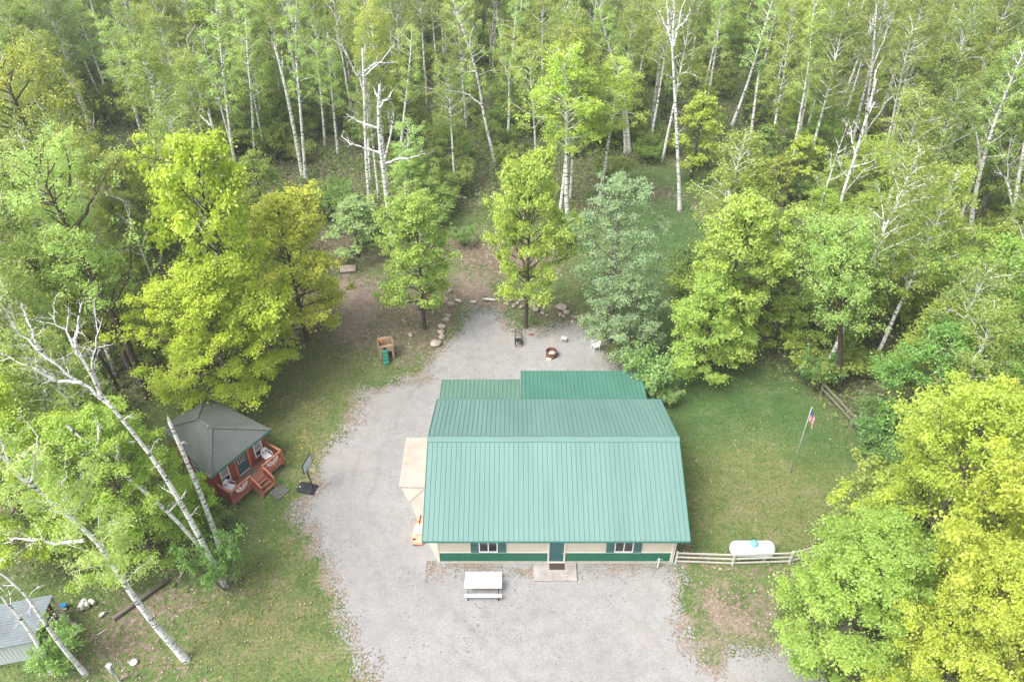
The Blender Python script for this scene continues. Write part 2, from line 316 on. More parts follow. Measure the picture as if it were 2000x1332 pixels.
# ---------------------------------------------------------------- plan of the clearing (photo pixels taken to the ground)
POLY = dict(
    clear=W([(-200, 1700), (-200, 1180), (60, 1140), (300, 1130), (460, 1150), (430, 1010), (300, 900), (290, 800), (440, 720), (600, 670), (660, 520), (600, 430), (860, 425), (930, 420), (1200, 440), (1230, 330), (1400, 330), (1390, 450), (1310, 560), (1340, 700), (1540, 730), (1680, 860), (1730, 960), (1680, 1060), (1640, 1150), (1640, 1280), (1700, 1400), (1800, 1700)]),
    gravel=W([(740, 1700), (715, 1332), (690, 1260), (645, 1150), (612, 1080), (570, 1010), (600, 950), (625, 900), (662, 850), (690, 805), (705, 765), (765, 748), (815, 735), (855, 690), (905, 645), (925, 608), (965, 600), (1012, 645), (1060, 645), (1120, 632), (1165, 655), (1200, 715), (1200, 800), (1312, 1080), (1318, 1110), (1330, 1160), (1352, 1245), (1400, 1290), (1470, 1265), (1540, 1245), (1600, 1300), (1700, 1400), (1900, 1700)]),
    lush=W([(1240, 330), (1400, 340), (1390, 450), (1290, 560), (1330, 700), (1540, 730), (1660, 850), (1620, 900), (1500, 840), (1340, 880), (1290, 780), (1200, 600), (1220, 450)]),
    dry1=W([(1340, 900), (1450, 850), (1560, 900), (1700, 960), (1650, 1060), (1560, 1100), (1330, 1060)]),
    dry2=W([(520, 680), (700, 640), (740, 720), (690, 780), (650, 840), (600, 930), (560, 960), (530, 860), (470, 790)]),
    dry3=W([(300, 1332), (330, 1180), (460, 1120), (560, 1040), (640, 1160), (690, 1332)]),
    litter1=W([(480, 640), (620, 530), (700, 520), (760, 560), (900, 520), (960, 560), (1160, 600), (1170, 650), (1060, 640), (960, 590), (920, 600), (880, 690), (800, 740), (720, 700), (620, 680), (520, 720)]),
    litter2=W([(130, 1332), (150, 1200), (320, 1110), (450, 1150), (400, 1190), (330, 1240), (360, 1332)]),
    litter3=W([(1330, 1120), (1520, 1130), (1560, 1240), (1480, 1260), (1400, 1290), (1350, 1240)]),
    litter4=W([(1300, 1060), (1340, 1055), (1420, 1090), (1560, 1105), (1700, 1050), (1760, 1100), (1560, 1150), (1310, 1110)]),
    litter5=W([(900, 300), (780, 300), (700, 380), (640, 420), (720, 480), (900, 450), (1090, 470), (1100, 540), (960, 560), (880, 520), (700, 520), (600, 560), (560, 430), (700, 330)]),
    litter6=W([(1240, 340), (1300, 350), (1400, 400), (1400, 460), (1330, 400), (1250, 400)]),
    dirt=W([(640, 560), (720, 525), (745, 600), (700, 680), (640, 650)]),
    dirt3=W([(1345, 1140), (1500, 1170), (1550, 1230), (1470, 1290), (1400, 1330), (1340, 1260)]),
    dirt2=W([(900, 540), (940, 535), (990, 600), (950, 625), (905, 600)]),
)
def soft(X, Y, key, wd=1.5):
    return np.clip(.5 + seg_dist(X, Y, POLY[key]) / (2 * wd), 0, 1)
def masks(X, Y):
    a = {}; c = soft(X, Y, 'clear', 3)
    a['lawn'] = np.clip(c * 1.3, 0, 1)
    a['lush'] = np.clip(soft(X, Y, 'lush', 2.5) * .95, 0, 1)
    a['dry'] = np.clip(np.maximum.reduce([soft(X, Y, 'dry1', 3) * .62, soft(X, Y, 'dry2', 2) * .62, soft(X, Y, 'dry3', 3) * .66]), 0, 1)
    a['litter'] = np.clip(np.maximum.reduce([soft(X, Y, 'litter1', 2) * .62, soft(X, Y, 'litter2', 2.5) * .62, soft(X, Y, 'litter3', 2.5) * .6, soft(X, Y, 'litter4', 1) * .55, soft(X, Y, 'litter5', 3) * .75, soft(X, Y, 'litter6', 2) * .5, (1 - c) * .40]), 0, 1)
    a['dirt'] = np.maximum(soft(X, Y, 'dirt', 1.5), np.maximum(soft(X, Y, 'dirt2', 1.5), soft(X, Y, 'dirt3', 2.2) * .75)) * .8
    g_ = seg_dist(X, Y, POLY['gravel']); a['dirt'] = np.maximum(a['dirt'], np.clip(.55 + g_ / 2.2, 0, 1) * .85); a['lush'] = a['lush'] * np.clip(1 - (g_ + 1.5) / 2, 0, 1)
    return a
# the ground: one sheet, fine where it is seen, coarse out to the horizon
gx = np.concatenate([[-1500, -800, -400, -220, -150], np.arange(-110, -46, 4.), np.arange(-46, 46, .45), np.arange(46, 111, 4.), [150, 220, 400, 800, 1500]])
gy = np.concatenate([[-1500, -500, -200, -60, -10, 5], np.arange(12, 92, .45), np.arange(92, 200, 4.), [240, 300, 450, 900, 1800]])
GX, GY = np.meshgrid(gx, gy); nx, ny = len(gx), len(gy)
GZ = (fbm(GX * .12, GY * .12) - .5) * .10 - .06
GZ = np.where((GX > -14) & (GX < 14) & (GY > 15) & (GY < 56), -.035, GZ)
# ground() undulates at most a few centimetres and always stays below the sheets laid on it
ii = np.arange(nx * ny).reshape(ny, nx)
Q = np.stack([ii[:-1, :-1], ii[:-1, 1:], ii[1:, 1:], ii[1:, :-1]], -1).reshape(-1, 4)
mk = masks(GX, GY)
g = link('ground', mesh_np('ground', np.stack([GX, GY, GZ], -1).reshape(-1, 3), Q, M['ground'], {k: v.ravel() for k, v in mk.items()}, smooth=True)); tag(g, kind='structure')
# the gravel drive, thinning out into scattered stones along its edge
cs = .085
ax = np.arange(-16, 17.5, cs); ay = np.arange(14, 58, cs)
AX, AY = np.meshgrid(ax, ay)
sdv = seg_dist(AX, AY, POLY['gravel']) + (fbm(AX * .55, AY * .55) - .5) * 2.6 + (fbm(AX * 3, AY * 3) - .5) * .8
rr = np.random.RandomState(3).rand(*AX.shape)
weedy = np.clip((fbm(AX * .5 + 40, AY * .5) - .56) * 6, 0, 1) * np.clip((fbm(AX * 5 + 11, AY * 5) - .55) * 12, 0, 1)
nearwall = np.clip((AY - 27.9 - 1.9 * fbm(AX * 1.3, AY * .6)) * 1.1, 0, 1) * np.where(AX < 1.3, 1., .6) * ((AY < 30.4) & (AX > -5.4) & (AX < 10.6)) * np.clip((fbm(AX * 1.1, AY * 1.6) - .34) * 5, 0, 1)
keep = rr < np.clip(.35 + sdv / 1.7, 0, 1) * (1 - .12 * weedy) * (1 - .85 * nearwall)
keep &= sdv > -.75
jj = np.arange(AX.size).reshape(AX.shape)
QQ = np.stack([jj[:-1, :-1], jj[:-1, 1:], jj[1:, 1:], jj[1:, :-1]], -1)[keep[:-1, :-1]]
used = np.unique(QQ); remap = np.zeros(AX.size, np.int32); remap[used] = np.arange(len(used))
dust = np.clip((fbm(AX * .25 + 9, AY * .25) - .5) * 1.5, 0, .45) * np.clip(1 - sdv / 5, 0, 1) + .25 * np.clip((fbm(AX * 1.7, AY * 1.7) - .6) * 5, 0, 1)
GVz = np.full(AX.size, 0.0)
TP = W([(1050, 1400), (900, 1250), (770, 1120), (700, 1000), (720, 880), (800, 740), (900, 690), (1000, 700)]); TP2 = W([(1300, 1500), (1250, 1250), (1180, 1200), (1000, 1230)])
def path_d(pl):
    d = np.full(AX.shape, 99.)
    for (a0, b0), (a1, b1) in zip(pl, pl[1:]):
        ex, ey = a1 - a0, b1 - b0; t = np.clip(((AX - a0) * ex + (AY - b0) * ey) / (ex * ex + ey * ey), 0, 1); d = np.minimum(d, np.hypot(AX - a0 - t * ex, AY - b0 - t * ey))
    return d
track = np.maximum.reduce([np.exp(-((path_d(TP) + (fbm(AX * .4, AY * .4) - .5) * 1.2 - .8) / .22) ** 2), np.exp(-((path_d(TP2) + (fbm(AX * .4, AY * .4) - .5) * 1.2 - .8) / .2) ** 2) * .8]) * np.clip(fbm(AX * .8, AY * .8) * 2 - .4, 0, 1)
gm = mesh_np('gravel_drive', np.stack([AX.ravel(), AY.ravel(), GVz], -1)[used], remap[QQ], M['gravel'], {'dust': dust.ravel()[used], 'track': track.ravel()[used]})
tag(link('gravel_drive', gm), kind='structure')
# ---------------------------------------------------------------- green-roofed building (front wall on y = 30.3)
WX0, WX1, WY0, WY1 = -4.63, 10.02, 30.3, 41.5
RX0, RX1, EY0, EY1, RY, EZ, RZ = -5.42, 10.74, 29.68, 42.12, 35.9, 2.98, 5.42
house = empty('metal_building', ((WX0 + WX1) / 2, WY0, 0), 0, 'long cream and green metal building with a wide pale green ribbed roof', 'building')
hx, hy = house.location.x, house.location.y
def H(mb, name, m, parent=None, **k):
    p = parent or house
    o = mb.build(name, m, p, **k); o.matrix_parent_inverse = Matrix.Identity(4)
    if p is house: o.location = (-hx, -hy, 0)
    return o
w_ = MB()
w_.box(WX0, WX1, WY0, WY0 + .12, 1.06, EZ - .05).box(WX0, WX1, WY1 - .12, WY1, .12, EZ - .05)
for x0 in (WX0, WX1 - .12):
    w_.add([(x0, WY0 + .12, .12), (x0, WY1 - .12, .12), (x0, WY1 - .12, EZ - .05), (x0, RY, RZ - .12), (x0, WY0 + .12, EZ - .05), (x0 + .12, WY0 + .12, .12), (x0 + .12, WY1 - .12, .12), (x0 + .12, WY1 - .12, EZ - .05), (x0 + .12, RY, RZ - .12), (x0 + .12, WY0 + .12, EZ - .05)],
           [(0, 1, 2, 3, 4), (9, 8, 7, 6, 5), (0, 5, 6, 1), (1, 6, 7, 2), (4, 9, 5, 0)])
x = WX0 + .25
while x < WX1 - .1:
    w_.box(x, x + .03, WY0 - .012, WY0 + .01, 1.1, EZ - .1); x += .2286
H(w_, 'wall', M['cream'])
wn = MB().box(WX0, WX1, WY0 - .004, WY0 + .12, .12, 1.0)
x = WX0 + .15
while x < WX1 - .1:
    if not 6.9 - 4.63 - .1 < x < 3.3: wn.box(x, x + .035, WY0 - .03, WY0, .13, .99)
    x += .2286
H(wn, 'wainscot', M['wains'])
H(MB().box(WX0 - .02, WX1 + .02, WY0 - .06, WY1 + .02, -.1, .12), 'foundation', M['found'])
tm = MB().box(WX0 - .015, WX1 + .015, WY0 - .035, WY0 + .01, 1.0, 1.06)
for xx in (WX0 - .02, WX1 - .1): tm.box(xx, xx + .12, WY0 - .045, WY0 + .02, .13, EZ - .08)
H(tm, 'corner_trim', M['creamtrim'])
def slope(y0, z0, y1, z1, x0, x1, name, m, ms, th=.035, parent=None, step=.305):
    """ribbed metal sheet from eave (y0,z0) to ridge (y1,z1)"""
    a = MB(); d = Vector((0, y1 - y0, z1 - z0)); L = d.length; d.normalize(); n = Vector((0, -d.z, d.y));
    if n.z < 0: n = -n
    def pt(x, s, h): return Vector((x, y0, z0)) + d * s + n * h
    a.add([pt(x0, 0, 0), pt(x1, 0, 0), pt(x1, L, 0), pt(x0, L, 0), pt(x0, 0, -th), pt(x1, 0, -th), pt(x1, L, -th), pt(x0, L, -th)],
          [(0, 1, 2, 3), (7, 6, 5, 4), (0, 4, 5, 1), (1, 5, 6, 2), (2, 6, 7, 3), (3, 7, 4, 0)])
    a.cur = 1; x = x0 + .02; k = 0
    while x < x1 - .05:
        wd, h = (.030, .028)
        vs = [pt(x, .004, 0.001), pt(x + wd * .3, .004, h), pt(x + wd * .7, .004, h), pt(x + wd, .004, 0.001)]
        vs += [pt(x, L - .01, 0.001), pt(x + wd * .3, L - .01, h), pt(x + wd * .7, L - .01, h), pt(x + wd, L - .01, 0.001)]
        a.add(vs, [(0, 4, 5, 1), (1, 5, 6, 2), (2, 6, 7, 3), (0, 1, 2, 3)]); x += step; k += 1
    return H(a, name, [m, ms], parent)
roof = slope(EY0, EZ, RY, RZ, RX0, RX1, 'roof', M['roof'], M['seam'])
tag(slope(EY1, EZ, RY, RZ, RX0, RX1, 'roof', M['roof'], M['seam']), 'rear slope of the pale green roof')
rc = MB()
for s in (-1, 1):
    sl = (RZ - EZ) / (RY - EY0)
    p0, p1, p2 = (RY, RZ + .075), (RY + s * .22, RZ + .07 - .22 * sl), (RY + s * .30, RZ + .055 - .30 * sl)
    for (ya, za), (yb, zb) in ((p0, p1), (p1, p2)):
        rc.add([(RX0 - .02, ya, za), (RX1 + .02, ya, za), (RX1 + .02, yb, zb), (RX0 - .02, yb, zb), (RX0 - .02, ya, za - .03), (RX1 + .02, ya, za - .03), (RX1 + .02, yb, zb - .03), (RX0 - .02, yb, zb - .03)], [(0, 1, 2, 3), (7, 6, 5, 4), (0, 4, 5, 1), (2, 6, 7, 3), (1, 5, 6, 2), (3, 7, 4, 0)])
H(rc, 'ridge_cap', M['ridge'])
et = MB()
for y in (EY0 - .02, EY1 - .01): et.box(RX0, RX1, y, y + .03, EZ - .16, EZ - .005)
for x0 in (RX0 - .02, RX1 - .02):
    for ya in (EY0, EY1):
        et.add([(x0, ya, EZ - .15), (x0, RY, RZ - .15), (x0, RY, RZ + .03), (x0, ya, EZ + .03), (x0 + .04, ya, EZ - .15), (x0 + .04, RY, RZ - .15), (x0 + .04, RY, RZ + .03), (x0 + .04, ya, EZ + .03)], [(0, 1, 2, 3), (7, 6, 5, 4), (3, 2, 6, 7), (0, 4, 5, 1), (0, 3, 7, 4)])
H(et, 'fascia', M['gtrim'])
for ya_, yb_ in ((EY0 + .02, WY0 - .02), (WY1 + .01, EY1 - .03)): H(MB().box(RX0 + .03, RX1 - .03, ya_, yb_, EZ - .15, EZ - .12), 'soffit', M['creamtrim'])
def window(xc, zc, wd=1.16, ht=1.02, lbl=None):
    y = WY0 - .03; x0, x1, z0, z1 = xc - wd / 2, xc + wd / 2, zc - ht / 2, zc + ht / 2; f = .06
    b = MB().box(x0, x1, y - .04, y + .04, z1 - f, z1).box(x0, x1, y - .04, y + .04, z0, z0 + f).box(x0, x0 + f, y - .04, y + .04, z0 + f, z1 - f).box(x1 - f, x1, y - .04, y + .04, z0 + f, z1 - f).box(xc - .03, xc + .03, y - .035, y + .03, z0 + f, z1 - f)
    o = H(b, 'window', M['white'])
    for k, (a, c) in enumerate(((x0 + f, xc - .03), (xc + .03, x1 - f))):
        MB().box(a, c, y + .01, y + .02, z0 + f, z1 - f).build('pane', M['glass' if (k == 0) == (xc < 3) else 'darkglass'] if xc < 3 else M['glass'], o)
    for s in (-1, 1):
        sx = xc + s * (wd / 2 + .26); sh = MB().box(sx - .24, sx + .24, y - .03, y + .02, z0 - .03, z1 + .02)
        for zz in (z0 + .33, z0 + .68): sh.box(sx - .2, sx + .2, y - .042, y - .028, zz, zz + .03)
        sh.box(sx - .25, sx - .21, y - .045, y - .028, z0 - .03, z1 + .02); sh.box(sx + .21, sx + .25, y - .045, y - .028, z0 - .03, z1 + .02)
        H(sh, 'shutter', M['shut'])
window(-1.47, 1.62); window(6.93, 1.62)
dr = MB().box(2.32, 3.22, WY0 - .05, WY0 - .01, .16, 2.2)
for x0 in (2.42, 2.84):
    for z0, z1 in ((.35, .95), (1.1, 1.9)): dr.box(x0, x0 + .28, WY0 - .062, WY0 - .048, z0, z1)
door = H(dr, 'door', M['doorg'], bevel=.004)
MB().lathe([(.012, 0), (.03, .02), (.034, .045), (.02, .06)], 12, (0, 0, 0)).build('handle', M['metal'], door, smooth=True, loc=None).matrix_basis = Matrix.Translation((3.13, WY0 - .05, 1.05)) @ Matrix.Rotation(PI / 2, 4, 'X')
H(MB().box(2.22, 2.32, WY0 - .09, WY0 + .02, .13, 2.3).box(3.22, 3.32, WY0 - .09, WY0 + .02, .13, 2.3).box(2.32, 3.22, WY0 - .088, WY0 + .02, 2.2, 2.3).box(2.26, 3.28, WY0 - .16, WY0 - .05, .125, .16), 'door_frame', M['creamtrim'])
H(MB().box(2.42, 3.12, WY0 - .14, WY0 - .09, 2.22, 2.32), 'door_vent', M['white'])
H(MB().box(4.0, 4.12, WY0 - .1, WY0 - .01, 2.1, 2.35), 'porch_light', M['bmetal'])
# rear lean-tos
ylt = G(940, 741, 2.35)[1]; yrt = G(1120, 724, 2.15)[1]
lx0, lx1 = G(863, 741, 2.35)[0], G(1016, 741, 2.35)[0]
rx0, rx1 = G(1017, 724, 2.15)[0], G(1243, 724, 2.15)[0]
tag(slope(ylt, 2.35, EY1 - .55, 2.82, lx0, lx1, 'lean_to_roof', M['roof3'], M['seam3'], parent=None), 'faded yellowish green roof over the left lean-to')
tag(slope(yrt, 2.15, EY1 - .55, 2.80, rx0, rx1 + .28, 'lean_to_roof', M['roof2'], M['seam2'], parent=None), 'deeper green roof over the right lean-to')
lw = MB().box(lx0 + .4, lx1, WY1 + .02, ylt - .5, 0, 2.3).box(rx0 + .2, rx1, WY1 + .02, yrt - .5, 0, 2.1)
H(lw, 'lean_to_wall', M['cream'])
# ---------------------------------------------------------------- slabs by the building
st = MB().box(1.34, 4.02, 28.88, 30.23, -.1, .13)
tag(st.build('concrete_stoop', M['conc'], bevel=.015), 'square concrete stoop in front of the green door', 'stoop')
dm = MB().box(2.33, 3.3, 29.66, 30.13, .131, .15)
for k in range(12): dm.box(2.35 + k * .078, 2.39 + k * .078, 29.67, 30.12, .15, .158)
tag(dm.build('doormat', M['mat_']), 'dark brown doormat on the concrete stoop', 'doormat')
s1 = W([(793, 855), (860, 855), (860, 953), (779, 951)]); s2 = W([(784, 954), (829, 955), (799, 981)]); s3 = W([(831, 955), (860, 955), (860, 1020), (819, 1019), (801, 984)]); s4 = W([(820, 1022), (860, 1022), (862, 1098), (857, 1098)])
for pts, lb in ((s1, 'large tan concrete slab beside the left gable wall'), (s2, 'small triangular tan slab at the corner of the large slab'), (s3, 'tan slab partly under the eave beside the orange boat'), (s4, 'narrow tapering slab at the front left corner of the building')):
    pts = [(min(px_, WX0 - .03), py_) for px_, py_ in pts]
    tag(MB().poly(pts, -.1, .045).build('concrete_slab', M['apron'], bevel=.012), lb, 'slab', 'tan concrete slabs by the gable wall')
# ---------------------------------------------------------------- orange boat by the gable end
bx, by = G(822, 1035)
boat = empty('paddle_boat', (bx - .02, by - .1, .03), R(-4), 'faded orange and pink plastic boat under the left eave', 'boat')
def hull(sec, n=14):
    b = MB(); rows = []
    for (y, w0, h0) in sec:
        rows.append([(w0 * math.copysign(abs(math.cos(t)) ** .6, math.cos(t)), y, h0 * max(0, math.sin(t)) ** .7 if math.sin(t) > 0 else 0) for t in [PI * k / n for k in range(n + 1)]])
    vs = [p for r_ in rows for p in r_]; m_ = n + 1
    fs = [(i * m_ + k, i * m_ + k + 1, (i + 1) * m_ + k + 1, (i + 1) * m_ + k) for i in range(len(rows) - 1) for k in range(n)]
    fs += [tuple(range(m_)), tuple((len(rows) - 1) * m_ + k for k in range(m_))[::-1]]
    return b.add(vs, fs)
hull([(-1.15, .28, .12), (-1.0, .42, .3), (-.5, .48, .38), (.1, .48, .4), (.8, .42, .4), (1.1, .3, .3)]).build('hull', M['orange'], boat, smooth=True)
hull([(-.62, .40, .40), (-.4, .46, .46), (.1, .45, .47), (.3, .38, .42)]).build('deck_cover', M['pink'], boat, smooth=True)
MB().box(-.12, -.06, .2, .95, .3, .46).build('slot', M['bmetal'], boat)
MB().box(-.34, -.12, -.95, -.88, .28, .36).build('slot', M['bmetal'], boat)
MB().lathe([(.10, 0), (.10, .06)], 14, (.2, .35, .42)).build('seat', M['pink'], boat)
bb = empty('mountain_bike', (*G(826, 972), 0), R(80), 'black bicycle leaning by the gable wall under the eave', 'bicycle')
for xx in (-.5, .5):
    wl = MB(); wl.tube([(xx + .3 * math.cos(t), 0, .32 + .3 * math.sin(t)) for t in np.linspace(0, 2 * PI, 25)], .02, 6, False)
    wh = wl.build('wheel', M['bmetal'], bb)
    sp = MB(); [sp.tube([(xx, 0, .32), (xx + .29 * math.cos(t), 0, .32 + .29 * math.sin(t))], .003, 4) for t in np.linspace(0, 2 * PI, 13)[:-1]]; sp.build('spokes', M['metal'], wh)
MB().tube([(-.5, 0, .32), (-.15, 0, .8), (.35, 0, .82), (0, 0, .3), (-.5, 0, .32)], .018, 6).tube([(.5, 0, .32), (.35, 0, .95)], .018, 6).build('frame', M['bmetal'], bb)
MB().tube([(.35, -.28, .98), (.35, .28, .98)], .014, 6).build('handlebar', M['bmetal'], bb); MB().box(-.3, -.05, -.06, .06, .86, .92).build('saddle', M['bmetal'], bb, bevel=.02)
bb.rotation_euler = (R(0), R(0), R(84)); bb.location = (-5.0, G(826, 972)[1], .045)
# hydrant pipe with green hose
hp = empty('yard_hydrant', (9.15, 29.95, 0), 0, 'white upright water pipe with pale green hose by the right front corner', 'hydrant')
MB().tube([(0, 0, 0), (0, 0, .85)], .04, 10).tube([(0, 0, .85), (-.07, -.02, .9)], .03, 8).build('pipe', M['white'], hp)
MB().tube([(-.07, -.02, .9), (-.2, -.04, .55), (-.22, -.05, .2), (-.1, -.06, .06), (-.02, .02, .03)], .014, 6).tube([(.02, 0, .84), (.18, -.02, .8), (.3, -.04, .5), (.5, -.04, .32), (.8, -.03, .3), (1.02, .02, .42), (1.05, .1, .7)], .014, 6).build('hose', M['hose'], hp)
dsp = MB().tube([(10.1, 30.25, .05), (10.1, 30.25, .35), (10.02, 29.95, 2.5), (10.02, 29.8, 2.8)], .035, 8)
H(dsp, 'downspout', M['white'])
# ---------------------------------------------------------------- white picnic table
ptx, pty = G(944, 1160)
pt = empty('picnic_table', (ptx, pty + .35, 0), R(0), 'white wooden picnic table on the gravel left of the stoop', 'table')
tt = MB(); [tt.box(-1.12, 1.12, -.42 + k * .17, -.42 + k * .17 + .155, .72, .76) for k in range(5)]; tt.build('tabletop', M['whitewood'], pt, bevel=.006)
for s in (-1, 1):
    y0 = -.86 if s < 0 else .68
    MB().box(-1.12, 1.12, y0, y0 + .11, .42, .46).box(-1.12, 1.12, y0 + .125, y0 + .235, .42, .46).build('bench_seat', M['whitewood'], pt, bevel=.006)
for xx in (-.92, .92):
    for s in (-1, 1): MB().tube([(xx, s * .30, .71), (xx, s * .32, .42), (xx, s * .62, .03), (xx, s * .80, .03), (xx, s * .80, .41)], .028, 8).build('leg', M['bmetal'], pt)
    MB().tube([(xx, -.84, .40), (xx, .84, .40)], .025, 8).build('crossbar', M['bmetal'], pt)
# ---------------------------------------------------------------- fences
def rail_fence(pts, h, rails, m, label, cat='fence', pw=.12, rw=.13, name='rail_fence', mid=0):
    o = empty(name, (*pts[0], 0), 0, label, cat); ox, oy = pts[0]
    for x, y in pts: MB().box(x - ox - pw / 2, x - ox + pw / 2, y - oy - pw / 2, y - oy + pw / 2, -.1, h).add([(x - ox + a * pw * .6, y - oy + b * pw * .6, h) for a, b in ((-1, -1), (1, -1), (1, 1), (-1, 1))] + [(x - ox, y - oy, h + .05)], [(0, 1, 4), (1, 2, 4), (2, 3, 4), (3, 0, 4)]).build('post', m, o)
    for (xa, ya), (xb, yb) in zip(pts, pts[1:]):
        for z in rails: MB().beam((xa - ox, ya - oy, z), (xb - ox, yb - oy, z - .02), .04, rw).build('rail', m, o)
    return o
rail_fence([(10.3, 30.25), (13.85, 30.1), (17.5, 30.25), (21.2, 31.3), (24.6, 32.6)], 1.15, (1.03, .62, .2), M['fence'], 'low off-white rail fence running right from the building past the white tank')
rail_fence([G(1602, 770), G(1662, 835), G(1705, 880)], 1.25, (1.1, .62), M['oldfence'], 'weathered grey wooden rail fence at the edge of the right woods', rw=.16, pw=.16, name='wooden_fence')
rail_fence([G(1590, 1062), G(1660, 1040)], .5, (.4,), M['oldfence'], 'single weathered low rail behind the white fence under the right maple', name='low_rail', rw=.12)
# ---------------------------------------------------------------- propane tank
tx, ty = G(1467, 1092); tk = empty('propane_tank', (tx, ty + .25, 0), R(0), 'white capsule shaped gas tank with a blue dome behind the rail fence', 'gas tank')
prof = [(.02, -1.44)] + [(.52 * math.sin(a), -1.02 - .42 * math.cos(a)) for a in np.linspace(.15, PI / 2, 8)] + [(.52, 1.02)] + [(.52 * math.cos(a), 1.02 + .42 * math.sin(a)) for a in np.linspace(.1, PI / 2 - .1, 8)] + [(.02, 1.44)]
MB().lathe(prof, 32, (0, 0, .75), 'x').build('tank', M['tank'], tk, smooth=True)
MB().lathe([(.25, 1.18), (.26, 1.34), (.2, 1.43), (.1, 1.47), (.01, 1.48)], 20).build('dome', M['tankblue'], tk, smooth=True)
MB().lathe([(.05, 1.25), (.05, 1.3)], 10, (.62, 0, 0)).build('valve', M['bmetal'], tk)
for s in (-.8, .8): MB().box(s - .08, s + .08, -.35, .35, -.02, .3).build('leg', M['metal'], tk)
# ---------------------------------------------------------------- flag pole
fx, fy = G(1544, 923); fh = height_of((1544, 923), (1585, 797))
fp = empty('flagpole', (fx, fy, 0), 0, 'thin grey flagpole on the lawn right of the building', 'flagpole')
MB().tube([(0, 0, 0), (0, 0, fh * .5), (.0, 0, fh)], [.04, .035, .022], 10).build('pole', M['metal'], fp, smooth=True)
MB().lathe([(.01, fh), (.05, fh + .03), (.05, fh + .07), (.01, fh + .1)], 12).build('finial', M['metal'], fp, smooth=True)
nu, nv = 40, 26; fv = []; 
for j in range(nv + 1):
    for i in range(nu + 1):
        u = i / nu; v = j / nv
        x = .05 + .42 * u ** .75 + .03 * math.sin(9 * u + 3 * v); y = .10 * math.sin(15 * u + 2 * v) * u ** .5
        z = -.15 - v * .95 * (1 - .12 * u) - .95 * u ** 1.15 - .03 * math.sin(7 * u)
        fv.append((x, y, z))
ff = []; fm = []
for j in range(nv):
    for i in range(nu):
        ff.append((j * (nu + 1) + i, j * (nu + 1) + i + 1, (j + 1) * (nu + 1) + i + 1, (j + 1) * (nu + 1) + i)); k = j // 2
        if i < nu * .4 and k < 7: fm.append(1 if (i % 3 == 1 and j % 3 == 1 and i < 15) else 2)
        else: fm.append(0 if k % 2 == 0 else 1)
fme = mesh_np('flag', fv, ff, [M['red'], M['flagwhite'], M['navy']], midx=fm, smooth=True)
fo = link('flag', fme, None, (fx, fy, fh)); sm = fo.modifiers.new('thick', 'SOLIDIFY'); sm.thickness = .006
tag(fo, 'limp American flag with red and white stripes hanging from the pole', 'flag')
# ---------------------------------------------------------------- basketball hoop
hx0, hy0 = G(611, 957); hb = empty('basketball_hoop', (hx0, hy0, 0), R(10), 'portable basketball hoop with a black base at the gravel edge', 'basketball hoop')
HH = height_of((611, 957), (600, 903))
MB().poly([(-1.08, -.30), (-.98, -.42), (.05, -.42), (.18, -.25), (.18, .28), (.05, .44), (-.98, .44), (-1.08, .3)], .02, .16).poly([(-.95, -.3), (.05, -.3), (.05, .32), (-.95, .32)], .16, .20).build('base', M['black'], hb, bevel=.03)
MB().lathe([(.03, .2), (.05, .2), (.05, .23)], 10, (-.88, -.1, 0)).build('fill_cap', M['white'], hb)
MB().tube([(.08, 0, .1), (-.02, .0, 1.2), (-.16, 0, 2.35)], [.05, .045, .045], 10).build('pole', M['bmetal'], hb, smooth=True)
MB().tube([(-.6, .25, .18), (-.0, 0, .9)], .015, 6).tube([(-.6, -.25, .18), (-.0, 0, .9)], .015, 6).build('brace', M['bmetal'], hb)
BX = .05
bd = MB().add([(BX + .02, -.58 + dy, z) for dy, z in ((0, 2.3), (1.16, 2.3), (1.16, 3.05), (0, 3.05))] + [(BX - .03, -.58 + dy, z) for dy, z in ((0, 2.3), (1.16, 2.3), (1.16, 3.05), (0, 3.05))], [(0, 1, 2, 3), (7, 6, 5, 4), (0, 4, 5, 1), (1, 5, 6, 2), (2, 6, 7, 3), (3, 7, 4, 0)]).build('backboard', M['boardgrey'], hb)
MB().box(BX - .045, BX + .035, -.61, -.58, 2.27, 3.08).box(BX - .045, BX + .035, .58, .61, 2.27, 3.08).box(BX - .045, BX + .035, -.58, .58, 2.27, 2.3).box(BX - .045, BX + .035, -.58, .58, 3.05, 3.08).build('frame', M['bmetal'], bd)
MB().tube([(-.16, 0, 2.3), (BX - .03, .1, 2.65)], .02, 6).tube([(-.16, 0, 2.15), (BX - .03, -.1, 2.4)], .02, 6).box(-.28, -.1, -.1, .1, 2.12, 2.3).build('bracket', M['bmetal'], hb)
rim = MB().tube([(BX + .28 + .22 * math.cos(t), .22 * math.sin(t), 2.45) for t in np.linspace(0, 2 * PI, 25)], .012, 6, False).build('rim', M['metal'], hb)
nn = MB()
for k in range(10):
    t = 2 * PI * k / 10; t2 = t + .5
    nn.tube([(BX + .28 + .22 * math.cos(t), .22 * math.sin(t), 2.45), (BX + .28 + .12 * math.cos(t2), .12 * math.sin(t2), 2.08)], .006, 4)
    nn.tube([(BX + .28 + .22 * math.cos(t), .22 * math.sin(t), 2.45), (BX + .28 + .12 * math.cos(t - .5), .12 * math.sin(t - .5), 2.08)], .006, 4)
nn.build('net', M['white'], rim)
for s in (-.36, .36): MB().tube([(.19, s - .03, .1), (.19, s + .03, .1)], .09, 14).build('wheel', M['bmetal'], hb)
hb.rotation_euler[2] = R(-14)
